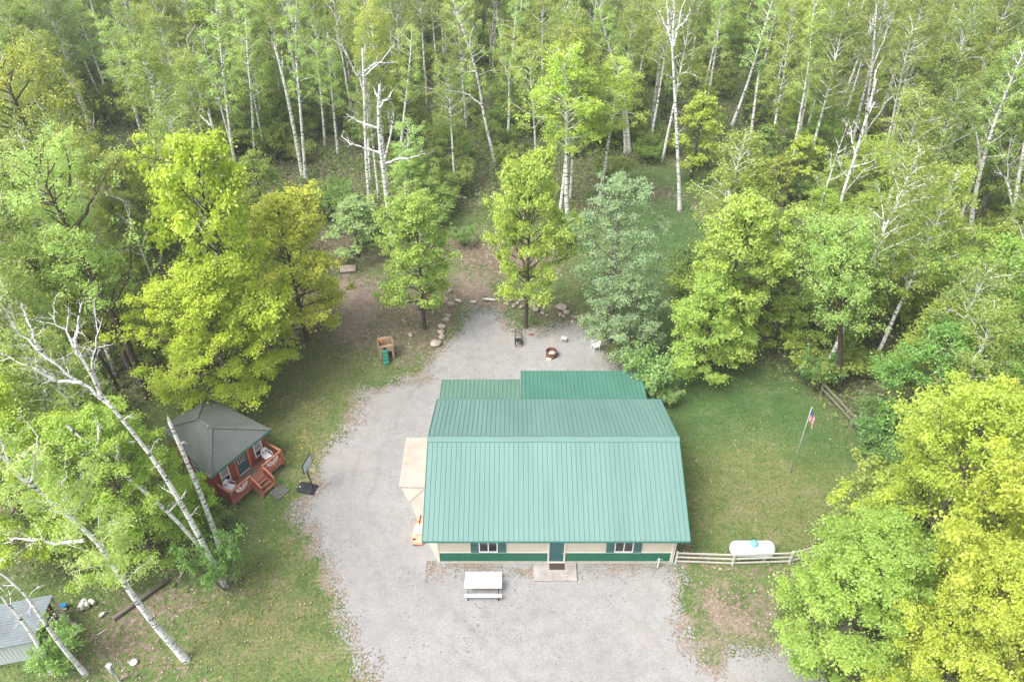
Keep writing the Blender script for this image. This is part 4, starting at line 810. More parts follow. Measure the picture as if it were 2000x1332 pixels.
# ================================================================ small growth and litter, as stuff
def quads(pos, nrm, ln, wd, rng, spin=None):
    """one diamond leaf per position"""
    n = len(pos); nrm = nrm / np.linalg.norm(nrm, axis=1, keepdims=True)
    r = rng.randn(n, 3); t = np.cross(nrm, r); t /= np.linalg.norm(t, axis=1, keepdims=True) + 1e-9; b = np.cross(nrm, t)
    ln = np.broadcast_to(ln, n)[:, None]; wd = np.broadcast_to(wd, n)[:, None]
    V = np.stack([pos - t * ln / 2, pos + b * wd / 2 - t * ln * .08 + nrm * wd * .12, pos + t * ln / 2, pos - b * wd / 2 - t * ln * .08 + nrm * wd * .12], 1)
    return V.reshape(-1, 3)
def leafmesh(name, V, m, rnd):
    nq = len(V) // 4
    return mesh_np(name, V, np.arange(len(V)).reshape(-1, 4), m, {'rnd': np.repeat(rnd, 4)})
rs = np.random.RandomState(21)
def scatter(n, x0, x1, y0, y1, f):
    x = rs.uniform(x0, x1, n); y = rs.uniform(y0, y1, n); k = rs.rand(n) < f(x, y); return x[k], y[k]
HB = [(-5.0, 10.4, 29.9, 44.5)]
def offbuild(x, y):
    k = ~((x > -4.8) & (x < 10.1) & (y > 30.2) & (y < 44))
    c = np.array([cen.x, cen.y]); wc = np.array(org.xy)[:2]
    return k
def gz(x, y):
    z = (fbm(x * .12, y * .12) - .5) * .10 - .06
    return np.where((x > -14) & (x < 14) & (y > 15) & (y < 56), -.035, z)
gsd = lambda x, y: seg_dist(x, y, POLY['gravel']) + (fbm(x * .55, y * .55) - .5) * 2.6
# turf blades
def f_grass(x, y):
    m_ = masks(x, y); g_ = gsd(x, y)
    return np.clip(m_['lawn'] * (1.1 - m_['litter']) - m_['dirt'] * .55, 0.06, 1) * np.clip(.55 - g_ * .6, .0, 1) * (.35 + .9 * fbm(x * .7, y * .7)) * offbuild(x, y)
x, y = scatter(230000, -40, 30, 19, 80, f_grass)
n = len(x); L_ = rs.uniform(.07, .2, n); pos = np.stack([x, y, gz(x, y) + L_ * .3], 1); nr = rs.randn(n, 3); nr[:, 2] = np.abs(nr[:, 2]) * .9
lush = masks(x, y)['lush']; dry = masks(x, y)['dry']
tag(link('grass', leafmesh('grass', quads(pos, nr, L_, L_ * .35, rs), M['grassb'], np.clip(rs.rand(n) * .8 + dry * .35 - lush * .3, 0, 1))), kind='stuff')
# weeds on and along the gravel
def f_weed(x, y):
    g_ = gsd(x, y); nw = (y > 28.9 + .9 * vnoise(x * .9, x * 0)) & (y < 30.25) & (x > -5.2) & (x < 10.5)
    return np.clip(np.clip((fbm(x * 2.2 + 11, y * 2.2) - .58) * 7, 0, 1) * (.012 + .26 * np.clip(1 - g_ / 2.5, 0, 1) * (g_ > -.8) + .10 * (y > 44) + .12 * ((y < 29) & (y > 26) & (x > 0))) + nw * np.clip((fbm(x * 1.6, y * 1.6) - .42) * 3, 0, 1) * .8, 0, 1) * offbuild(x, y) * (~((x > 1.3) & (x < 4.05) & (y > 28.85) & (y < 30.3)))
x, y = scatter(160000, -17, 17, 18, 57, f_weed)
n = len(x); L_ = rs.uniform(.04, .11, n); pos = np.stack([x, y, .01 + L_ * .25], 1); nr = rs.randn(n, 3); nr[:, 2] = np.abs(nr[:, 2]) + .6
tag(link('gravel_weeds', leafmesh('gravel_weeds', quads(pos, nr, L_, L_ * .55, rs), M['weed'], rs.rand(n))), kind='stuff')
# dead leaves
def f_lit(x, y):
    m_ = masks(x, y); g_ = gsd(x, y)
    return np.clip(m_['litter'] * .95 + .05 + m_['dry'] * .09, 0, 1) * np.clip(.6 - g_ * .35, .012, 1) * np.clip((fbm(x * .8 + 3, y * .8) - .25) * 2.2, 0, 1) * offbuild(x, y)
x, y = scatter(330000, -42, 42, 19, 90, f_lit)
n = len(x); L_ = rs.uniform(.06, .15, n); pos = np.stack([x, y, np.maximum(gz(x, y), -.03) + rs.uniform(.01, .06, n)], 1); nr = rs.randn(n, 3) * .6; nr[:, 2] += 1
tag(link('leaf_litter', leafmesh('leaf_litter', quads(pos, nr, L_, L_ * .7, rs), M['litter'], rs.rand(n))), kind='stuff')
# dandelions
def f_dan(x, y):
    a = np.exp(-(((x + 14.8) / 2.6) ** 2 + ((y - 38.5) / 3.6) ** 2)); b = np.exp(-(((x - 10.9) / .7) ** 2 + ((y - 39) / 5.) ** 2)) * .5; c = np.exp(-(((x + 14.5) / 3) ** 2 + ((y - 28) / 4) ** 2)) * .18
    d = .018 * masks(x, y)['lawn']
    return (a + b + c + d) * np.clip((fbm(x * 1.5, y * 1.5) - .35) * 3, 0, 1) * (gsd(x, y) < .3) * offbuild(x, y) * .75
x, y = scatter(60000, -22, 22, 22, 60, f_dan)
n = len(x); pos = np.stack([x, y, np.full(n, .08)], 1); nr = rs.randn(n, 3) * .3; nr[:, 2] += 1
tag(link('dandelion_flowers', leafmesh('dandelion_flowers', quads(pos, nr, rs.uniform(.05, .09, n), rs.uniform(.05, .09, n), rs), M['yellow'], rs.rand(n))), kind='stuff')
# undergrowth of the wood floor
def f_und(x, y):
    return (1 - masks(x, y)['lawn']) * np.clip((fbm(x * .35 + 8, y * .35) - .30) * 3.4, 0, 1) * (np.abs(x) < y * .72 + 14)
x, y = scatter(520000, -112, 112, 24, 158, f_und)
n = len(x); sz = rs.uniform(.12, .30, n) * (1 + y / 260); pos = np.stack([x, y, gz(x, y) + rs.rand(n) ** 1.4 * (.35 + 1.9 * fbm(x * .3, y * .3))], 1); nr = rs.randn(n, 3) * .7; nr[:, 2] += 1
und = link('undergrowth', leafmesh('undergrowth', quads(pos, nr, sz, sz * .7, rs), M['leaf'], np.clip(rs.rand(n) * .7, 0, 1))); und.color = (.25, .36, .09, 1); tag(und, kind='stuff')

# ================================================================ trees
def tube_np(path, rad, n=5):
    path = np.asarray(path, float); k = len(path); d = np.gradient(path, axis=0); d /= np.linalg.norm(d, axis=1, keepdims=True) + 1e-9
    a = np.cross(d, np.array([.31, .2, .93]) if abs(d[0][2]) < .9 else np.array([.93, .2, .1])); a /= np.linalg.norm(a, axis=1, keepdims=True) + 1e-9; b = np.cross(d, a)
    t = np.arange(n) * 2 * PI / n; rad = np.asarray(rad, float)[:, None, None]
    V = path[:, None, :] + (a[:, None, :] * np.cos(t)[None, :, None] + b[:, None, :] * np.sin(t)[None, :, None]) * rad
    i = np.arange(k - 1)[:, None] * n; j = np.arange(n)[None, :]; j2 = (j + 1) % n
    return V.reshape(-1, 3), np.stack([i + j, i + j2, i + n + j2, i + n + j], -1).reshape(-1, 4)
class Wood:
    def __init__(s): s.V = []; s.Q = []; s.n = 0
    def add(s, path, rad, n=5):
        V, Q = tube_np(path, rad, n); s.V.append(V); s.Q.append(Q + s.n); s.n += len(V)
    def mesh(s, name, m): return mesh_np(name, np.concatenate(s.V), np.concatenate(s.Q), m, smooth=True)
def curve(p0, d, L, rng, up=.0, k=6, wob=.08):
    d = np.array(d, float); d /= np.linalg.norm(d); out = [np.array(p0, float)]
    for i in range(k):
        d = d + np.array([0, 0, up / k]) + rng.randn(3) * wob; d /= np.linalg.norm(d); out.append(out[-1] + d * L / k)
    return np.array(out)
def trunk_line(rng, H, lean=.03, k=9, wob=.02):
    a = rng.uniform(0, 2 * PI); dx, dy = math.cos(a) * lean, math.sin(a) * lean; pts = []
    ox = oy = 0
    for i in range(k + 1):
        z = H * i / k; pts.append([dx * z + ox, dy * z + oy, z - (.15 if i == 0 else 0)]); ox += rng.randn() * wob * H / k; oy += rng.randn() * wob * H / k
    return np.array(pts)
def at_line(pts, t):
    f = t * (len(pts) - 1); i = min(int(f), len(pts) - 2); return pts[i] + (pts[i + 1] - pts[i]) * (f - i)
def foliage(C, rad, per, size, rng, flat=.6, asp=.72, out=None, up=1.4):
    """leaves around clump centres C"""
    n = len(C) * per; c = np.repeat(C, per, 0); r = np.repeat(np.broadcast_to(rad, len(C)), per)[:, None]
    o = rng.randn(n, 3); o /= np.linalg.norm(o, axis=1, keepdims=True); o *= np.minimum(np.abs(rng.randn(n, 1)) * .52 + .12, 1.5); o[:, 2] *= flat
    pos = c + o * r; nr = rng.randn(n, 3) * .75 + o * .7; nr[:, 2] += up
    rnd = np.clip(np.repeat(rng.rand(len(C)), per) * .55 + rng.rand(n) * .45, 0, 1)
    return quads(pos, nr, size * rng.uniform(.55, 1.4, n), size * asp * rng.uniform(.55, 1.35, n), rng), rnd
def mk_maple(seed, H=9.5, Rr=3.3, z0=.08, n1=52, sub=9, per=92, size=.18, cr=.60, low=1.0, bark='dark'):
    rng = np.random.RandomState(seed); T = trunk_line(rng, H, .02, 8, .015); r0 = .018 * H + .02; w_ = Wood()
    w_.add(T, np.linspace(r0, .02, len(T)), 8); C = []; Rd = []
    lob = rng.uniform(.68, 1.2, 8)
    for i in range(n1):
        t = z0 + (1 - z0) * (i + rng.rand()) / n1; p = at_line(T, t); a = i * 2.399 + rng.rand() * .5
        s = (t - z0) / (1 - z0); env = Rr * (math.sin(PI * min(1, (s * .86 + .14)) ** .8) ** .6) * lob[int(a / (2 * PI) * 8) % 8] * rng.uniform(.66, 1.18)
        env = max(env, .35)
        B = curve(p, (math.cos(a), math.sin(a), .02 + 1. * s), env * 1.08, rng, .25, 5, .09); w_.add(B, np.linspace(r0 * .32 * (1 - .5 * s), .012, len(B)), 4)
        C.append(B[-1]); Rd.append(cr * rng.uniform(.75, 1.15)); m_ = max(1, int(sub * env / Rr + .5))
        for j in range(m_):
            q = at_line(B, rng.uniform(.35, .95)); a2 = a + rng.uniform(-1.3, 1.3)
            S = curve(q, (math.cos(a2), math.sin(a2), rng.uniform(.0, .7)), env * rng.uniform(.2, .48), rng, .2, 3, .1); w_.add(S, np.linspace(.02, .008, len(S)), 3)
            C.append(S[-1]); Rd.append(cr * rng.uniform(.55, 1.1))
    C = np.array(C); V, rnd = foliage(C, np.array(Rd), per, size, rng, .55)
    return w_.mesh('maple_trunk', M[bark]), leafmesh('maple_crown', V, M['leaf'], rnd)
def mk_birch(seed, H=17., Rr=2.4, z0=.45, n1=42, sub=4, per=42, size=.15, leafy=1., T=None, r0=None, bark='birch', cr=.55, m='birchleaf', bareL=1.0, upk=.9):
    rng = np.random.RandomState(seed)
    if T is None: T = trunk_line(rng, H, .045, 10, .022)
    H = np.linalg.norm(T[-1] - T[0]); r0 = r0 or .0085 * H + .035; w_ = Wood()
    w_.add(T, np.linspace(r0, .03, len(T)), 8); C = []
    for i in range(n1):
        t = z0 + (.99 - z0) * (i + rng.rand()) / n1; p = at_line(T, t); a = i * 2.399 + rng.rand() * .7; s = (t - z0) / (1 - z0)
        env = Rr * (1 - .6 * s) * rng.uniform(.55, 1.15) * bareL * (.6 + .8 * min(s * 4, 1) / 1.4)
        B = curve(p, (math.cos(a), math.sin(a), upk + .5 * s), env * 1.35, rng, -.3, 6, .10); w_.add(B, np.linspace(r0 * .36 * (1.15 - .6 * s), .012, len(B)), 4)
        C += [B[-1]]
        for j in range(sub):
            q = at_line(B, rng.uniform(.3, .95)); a2 = a + rng.uniform(-1.4, 1.4)
            S = curve(q, (math.cos(a2), math.sin(a2), rng.uniform(-.1, .8)), env * rng.uniform(.3, .6), rng, -.5, 4, .12); w_.add(S, np.linspace(.014, .006, len(S)), 3)
            C.append(S[-1])
            if rng.rand() < .5: C.append(S[2])
    tm = w_.mesh('birch_trunk', M[bark])
    if leafy <= 0: return tm, None
    C = np.array(C); C = C[rng.rand(len(C)) < min(1, leafy)]
    V, rnd = foliage(C, cr, per, size, rng, .95, .75, up=1.)
    return tm, leafmesh('birch_crown', V, M[m], rnd)
def mk_bare(seed, H=14., T=None, r0=None, nb=9, z0=.45, L=2.6, broken=True, m='birch'):
    rng = np.random.RandomState(seed)
    if T is None: T = trunk_line(rng, H, .05, 9, .03)
    H = np.linalg.norm(T[-1] - T[0]); r0 = r0 or .0085 * H + .03; w_ = Wood(); w_.add(T, np.linspace(r0, r0 * (.5 if broken else .15), len(T)), 8)
    for i in range(nb):
        t = z0 + (1 - z0) * (i + rng.rand()) / nb; p = at_line(T, t); a = i * 2.4 + rng.rand() * 1.5; l_ = L * rng.uniform(.35, 1.1) * (1.2 - .5 * t)
        B = curve(p, (math.cos(a), math.sin(a), .9), l_, rng, .4, 6, .14); w_.add(B, np.linspace(r0 * .36, .012, len(B)), 5)
        for j in range(4):
            q = at_line(B, rng.uniform(.25, .95)); a2 = a + rng.uniform(-1.6, 1.6); S = curve(q, (math.cos(a2), math.sin(a2), rng.uniform(.2, 1.3)), l_ * rng.uniform(.25, .55), rng, .3, 4, .14); w_.add(S, np.linspace(.020, .007, len(S)), 4)
            for jj in range(2):
                q = at_line(S, rng.uniform(.4, .9)); S2 = curve(q, rng.randn(3) + np.array([0, 0, .8]), l_ * .18, rng, .1, 3, .15); w_.add(S2, np.linspace(.010, .005, len(S2)), 3)
    return w_.mesh('bare_trunk', M[m]), None
def mk_spruce(seed, H=13.):
    rng = np.random.RandomState(seed); T = trunk_line(rng, H, .01, 6, .005); w_ = Wood(); w_.add(T, np.linspace(.18, .02, len(T)), 6); C = []; Rd = []
    for i in range(62):
        t = .12 + .87 * i / 62; p = at_line(T, t); l_ = 2.5 * (1 - t) ** .8 + .12
        for k in range(4):
            a = i * 1.1 + k * PI / 2 + rng.rand() * .5; B = curve(p, (math.cos(a), math.sin(a), -.1), l_ * rng.uniform(.8, 1.1), rng, .15, 3, .04); w_.add(B, [.02, .015, .01, .006], 3)
            for f_ in (.5, .8, 1.): C.append(at_line(B, f_ * .999)); Rd.append(.16 + .20 * l_ / 2.5)
    V, rnd = foliage(np.array(C), np.array(Rd), 14, .16, rng, .5, .35)
    return w_.mesh('spruce_trunk', M['dark']), leafmesh('spruce_crown', V, M['leaf'], rnd)
def mk_shrub(seed, H=3.2, Rr=1.6, per=60, size=.17, n=8, m='leaf', bark='grey', cr=.42):
    rng = np.random.RandomState(seed); w_ = Wood(); C = []
    for i in range(n):
        a = i * 2.4 + rng.rand(); B = curve((0.06 * math.cos(a), .06 * math.sin(a), -.05), (math.cos(a) * .5 * Rr / H * 2, math.sin(a) * .5 * Rr / H * 2, 1), H * rng.uniform(.7, 1.05), rng, .1, 6, .08); w_.add(B, np.linspace(.045, .012, len(B)), 4)
        C += [B[-1], at_line(B, .8)]
        for j in range(7):
            q = at_line(B, rng.uniform(.22, .95)); a2 = rng.uniform(0, 2 * PI); S = curve(q, (math.cos(a2), math.sin(a2), .5), Rr * rng.uniform(.25, .6), rng, .1, 3, .1); w_.add(S, np.linspace(.014, .006, len(S)), 3); C.append(S[-1])
    V, rnd = foliage(np.array(C), cr, per, size, rng, .75)
    return w_.mesh('shrub_stems', M[bark]), leafmesh('shrub_crown', V, M[m], rnd)
LIB = {}
def lib(kind, key, f): LIB.setdefault(kind, []).append(f)
for s_ in range(5): lib('maple', s_, mk_maple(100 + s_, 9.5 + s_ % 3 * .4, 3.2 + .2 * (s_ % 2)))
for s_ in range(2): lib('maple', s_, mk_maple(110 + s_, 9.5, 3.1, .21))
for s_ in range(3): lib('maple', s_, mk_maple(114 + s_, 9.8, 3.5, .07, 54, 9, 170, .125, .58, bark='grey'))
for s_ in range(4): lib('tall', s_, mk_maple(130 + s_, 14.5, 2.7, .22, 56, 6, 44, .18, .75, bark='grey'))
for s_ in range(4): lib('airy', s_, mk_maple(150 + s_, 9.5, 3.2, .12, 50, 8, 44, .17, .72, bark='grey'))
for s_ in range(7): lib('birch', s_, mk_birch(200 + s_, 17 + s_ % 3, 2.4, .42 + .07 * (s_ % 3)))
for s_ in range(3): lib('thin', s_, mk_birch(230 + s_, 15 + s_, 2.3, .5, 34, 4, 24, .17, .8))
for s_ in range(4): lib('bare', s_, mk_bare(260 + s_, 12 + 2 * s_ % 5, broken=s_ % 2 == 0))
for s_ in range(2): lib('spruce', s_, mk_spruce(280 + s_))
for s_ in range(5): lib('shrub', s_, mk_shrub(300 + s_, 2.6 + .4 * (s_ % 3), 1.5 + .2 * s_))
for s_ in range(3): lib('sapling', s_, mk_maple(320 + s_, 5.8, 2.0, .15, 26, 4, 60, .22, .5))
lib('twiggy', 0, mk_bare(371, 6, nb=18, z0=.12, L=3.2, broken=False, m='timber')); lib('aspen', 0, mk_maple(350, 11.5, 3.0, .10, 56, 6, 74, .155, .60, bark='grey')); lib('aspen', 1, mk_maple(351, 7.0, 2.3, .10, 34, 6, 72, .155, .55, bark='grey'))
lib('old', 0, mk_birch(360, 16, 4.3, .35, 46, 6, 30, .15, .9, bark='dark', cr=.7, m='leaf', upk=.6, r0=.26)); lib('old', 1, mk_birch(361, 16, 3.9, .30, 46, 6, 26, .15, .9, bark='dark', cr=.7, m='leaf', upk=.6, r0=.24))
NAMES = dict(twiggy='bare_bush', airy='maple_tree', maple='maple_tree', tall='slender_tree', birch='birch_tree', thin='birch_tree', bare='dead_birch', spruce='spruce_tree', shrub='shrub', sapling='sapling', aspen='aspen_tree', old='broadleaf_tree')
CATS = dict(twiggy='bush', airy='maple', maple='maple', tall='tree', birch='birch', thin='birch', bare='dead tree', spruce='spruce', shrub='shrub', sapling='sapling', aspen='aspen', old='tree')
def tone(c): return (min(.8, c[0] * .97), c[1] * .975, c[2] * .97 + .01)
def place(kind, v, x, y, s=1., sz=None, rz=0., color=(.15, .23, .05), label='', group=None, tilt=(0, 0)):
    tm, cm = LIB[kind][v % len(LIB[kind])]
    o = bpy.data.objects.new(NAMES[kind], None); col.objects.link(o); o.location = (x, y, -.06); o.rotation_euler = (tilt[0], tilt[1], rz); o.scale = (s, s, sz or s)
    tag(o, label, CATS[kind], group)
    a = link('trunk' if kind != 'shrub' else 'stems', tm, o)
    if cm: c_ = link('crown', cm, o); c_.color = (*tone(color), 1)
    return o
# foliage colours (reflectance)
YEL = (.63, .69, .12); YG = (.54, .65, .12); GRN = (.32, .48, .10); LGR = (.42, .55, .18); MID = (.32, .46, .13); DK = (.15, .27, .08); SILV = (.42, .54, .31); ORY = (.62, .56, .09); OLV = (.42, .46, .15)
placed = []          # (x, y, clearance) of the trees set by hand
def hero(kind, v, base, top, color, label, wid=None, rz=0., grp=None):
    x, y = G(*base); h = height_of(base, top); tm, cm = LIB[kind][v % len(LIB[kind])]
    H0 = _h(tm)
    sz = h / H0; s = sz if wid is None else 1.2 * wid / _w(cm or tm)
    placed.append((x, y, 2.2 if kind not in ('shrub', 'sapling') else 1.2))
    return place(kind, v, x, y, s, sz, rz, color, label, grp)
_hc = {}
def _dims(me):
    if me.name not in _hc:
        a = np.empty(len(me.vertices) * 3, np.float32); me.vertices.foreach_get('co', a); a = a.reshape(-1, 3); _hc[me.name] = (a[:, 2].max(), np.percentile(np.hypot(a[:, 0], a[:, 1]), 97) * 2)
    return _hc[me.name]
_h = lambda me: _dims(me)[0]; _w = lambda me: _dims(me)[1]
hero('maple', 0, (500, 735), (395, 262), (.66, .74, .10), 'tall yellow-green maple left of the dirt path, taller of the pair', 7.6, 0.)
hero('maple', 1, (600, 665), (565, 378), YEL, 'golden yellow maple at the right of the yellow pair', 8.0, 1.)
hero('maple', 9, (462, 790), (430, 520), (.64, .73, .10), 'broad yellow-green maple right behind the log cabin roof', 8.8, 2.)
hero('sapling', 0, (480, 780), (480, 700), GRN, 'low dark green bush beside the right corner of the cabin roof', 2.6, 2.)
hero('maple', 5, (830, 642), (815, 385), (0.515, 0.643, 0.165), 'bright green maple with bare lower trunk above the play climber', 5.4, .5)
hero('maple', 6, (1027, 640), (1003, 300), (0.556, 0.679, 0.153), 'bright green maple with straight trunk behind the rocking chair', 6.2, 2.6)
hero('aspen', 0, (1190, 668), (1195, 352), SILV, 'silvery green aspen right of the central maple', 6.4, .4)
hero('aspen', 1, (1225, 705), (1230, 540), SILV, 'shorter silvery green aspen shading the white plastic chair', 5.2, 1.4)
hero('shrub', 0, (1262, 775), (1262, 700), (0.368, 0.542, 0.193), 'leafy lilac bush behind the right end of the lean-to roof', 3.7, 0.)
hero('shrub', 3, (1300, 790), (1300, 750), (0.368, 0.542, 0.193), 'small bush at the right rear corner of the building', 2.2, 0.)
hero('maple', 0, (1392, 720), (1440, 385), (0.515, 0.662, 0.153), 'wide bright green maple on the lawn right of the silvery aspen', 6.8, 3.2)
hero('maple', 2, (1368, 735), (1420, 540), (0.515, 0.662, 0.153), 'lower bright green maple in front of the wide lawn maple', 5.7, 5.)
hero('maple', 7, (1618, 1290), (1665, 1040), (0.476, 0.610, 0.136), 'green maple overhanging the drive at the lower right', 9.0, 4.2)
hero('maple', 8, (1700, 1190), (1700, 1030), (0.497, 0.643, 0.136), 'green maple beside the end of the white rail fence', 4.8, 1.2)
hero('maple', 9, (1880, 1330), (1900, 760), YEL, 'huge yellow maple filling the lower right edge', 8.4, 2.2)
hero('maple', 8, (1765, 1140), (1830, 745), YEL, 'broad yellow maple above the lower right corner', 8.2, 3.)
hero('maple', 7, (1790, 1420), (1800, 1090), YEL, 'yellow maple behind the green one overhanging the drive', 6.4, 1.7)
hero('maple', 9, (1850, 1470), (1850, 1130), YEL, 'yellow maple cut by the lower right corner of the frame', 7.2, .3)
hero('maple', 7, (1940, 1080), (1985, 690), YEL, 'yellow maple half outside the right edge', 6.5, .8)
hero('airy', 1, (1960, 930), (1960, 480), (0.409, 0.618, 0.146), 'green maple at the right edge above the yellow ones', 8.0, .8)
hero('airy', 0, (1600, 700), (1590, 420), (0.430, 0.578, 0.146), 'mid green airy tree right of the wide lawn maple', 5.6, .8)
hero('airy', 4, (1770, 880), (1780, 640), (0.308, 0.501, 0.124), 'deep green tree behind the weathered wooden fence', 7.0, 3.8)
hero('airy', 3, (1850, 760), (1860, 470), (0.430, 0.618, 0.146), 'mid green maple in the right woods below the white birch cluster', 7.5, 1.8)
for k, (a, b, h_, w_2) in enumerate([(1715, 905, 850, 3.2), (1760, 960, 890, 3.6), (1700, 850, 790, 3.2), (1780, 1010, 900, 4.), (1590, 760, 690, 3.), (1830, 1050, 950, 4.)]):
    hero('shrub', k, (a, b), (a, h_), (0.247, 0.425, 0.136), ('low', 'round', 'dense', 'wide', 'small', 'tall')[k] + ' dark green bush along the right edge of the lawn', w_2, k)
hero('sapling', 1, (1350, 345), (1350, 190), YG, 'bright yellow-green sapling at the head of the grassy path', 5.2, 1.)
hero('airy', 1, (1700, 420), (1700, 275), YG, 'bright lime maple in the upper right woods', 9.0, 2.)
hero('birch', 1, (1110, 440), (1090, 90), (0.634, 0.752, 0.146), 'tall airy yellow-green tree behind the central maple', 6.8, 2.)
hero('birch', 2, (1170, 400), (1160, 110), (0.592, 0.731, 0.169), 'second airy yellow-green tree leaning behind the silvery aspen', 5.6, 4.)
for k, (a, b, h_, w_2, lb) in enumerate([(700, 455, 395, 3.6, 'pale green bush at the left end of the brush behind the dirt path'), (755, 470, 415, 3.2, 'green bush under the dead many-limbed birch'), (850, 440, 395, 3.8, 'light bush left of the white log row'), (650, 420, 360, 4., 'wide bush above the golden maple'), (905, 480, 440, 2.6, 'small bush between the two bright maples'), (1085, 480, 430, 3.2, 'bush between the central maple and the silvery aspen'), (980, 440, 385, 3.6, 'bush behind the central maple crown')]):
    hero('shrub', k, (a, b), (a, h_), (.33, .48, .14), lb, w_2, k)
hero('twiggy', 0, (1490, 418), (1490, 300), YG, 'leafless brown branchy bush behind the wide lawn maple', 3.4)
hero('old', 1, (190, 560), (60, 60), (0.573, 0.637, 0.124), 'olive-yellow tree with a dark trunk at the upper left edge', 9.5, 2.)
hero('old', 0, (60, 620), (-60, 300), (0.450, 0.598, 0.169), 'large mid green tree cut by the left edge', 9.5, 3.)
hero('maple', 8, (300, 1090), (235, 800), (0.535, 0.662, 0.136), 'lime green maple under the leaning birches left of the cabin', 7.4, 3.)
hero('maple', 7, (90, 1090), (60, 720), (0.634, 0.752, 0.124), 'yellow-green maple at the left edge above the shed', 8.0, .3)
hero('sapling', 2, (395, 1010), (400, 935), (0.592, 0.752, 0.101), 'small lime sapling against the left side of the porch', 2.6, .3)
hero('shrub', 1, (440, 1150), (440, 1060), (0.289, 0.465, 0.124), 'green bush round the foot of the leaning birches', 3., .3)
hero('shrub', 2, (128, 1300), (120, 1245), (0.368, 0.522, 0.146), 'sprawling green bush at the open corner of the woodshed', 3., .3)
hero('airy', 1, (810, 420), (825, 300), (0.512, 0.675, 0.193), 'light green bushy tree behind the bright climber maple', 6., 2.)
hero('sapling', 1, (700, 500), (715, 395), (0.450, 0.598, 0.260), 'pale green wispy sapling by the dirt path', 5., 1.)
# white birches whose trunks are read off the photograph one by one
def place_line(T, m, name, label, cat, color, group=None):
    b = T[0].copy(); tm, cm = m
    o = bpy.data.objects.new(name, None); col.objects.link(o); o.location = b; tag(o, label, cat, group); link('trunk', tm, o)
    if cm: c_ = link('crown', cm, o); c_.color = (*tone(color), 1)
    placed.append((b[0], b[1], 1.6)); return o
def line3(pts, dy=0.):
    bx_, by_ = G(*pts[0]); out = [(bx_, by_, -.1)]; n_ = len(pts)
    for i, q in enumerate(pts[1:], 1):
        Y = by_ + dy * i / (n_ - 1); x_, z_ = PY(q[0], q[1], Y); out.append((x_, Y, z_))
    T = np.array(out); t = np.linspace(0, 1, max(9, 2 * n_)); s0 = np.linspace(0, 1, n_)
    s1 = np.concatenate([[0], np.cumsum(np.linalg.norm(np.diff(T, axis=0), axis=1))]); s1 /= s1[-1]
    return np.stack([np.interp(t, s1, T[:, k]) for k in range(3)], 1)
def smooth_line(T, rng):
    T = T.copy(); T[1:-1] = (T[:-2] + 2 * T[1:-1] + T[2:]) / 4; return T
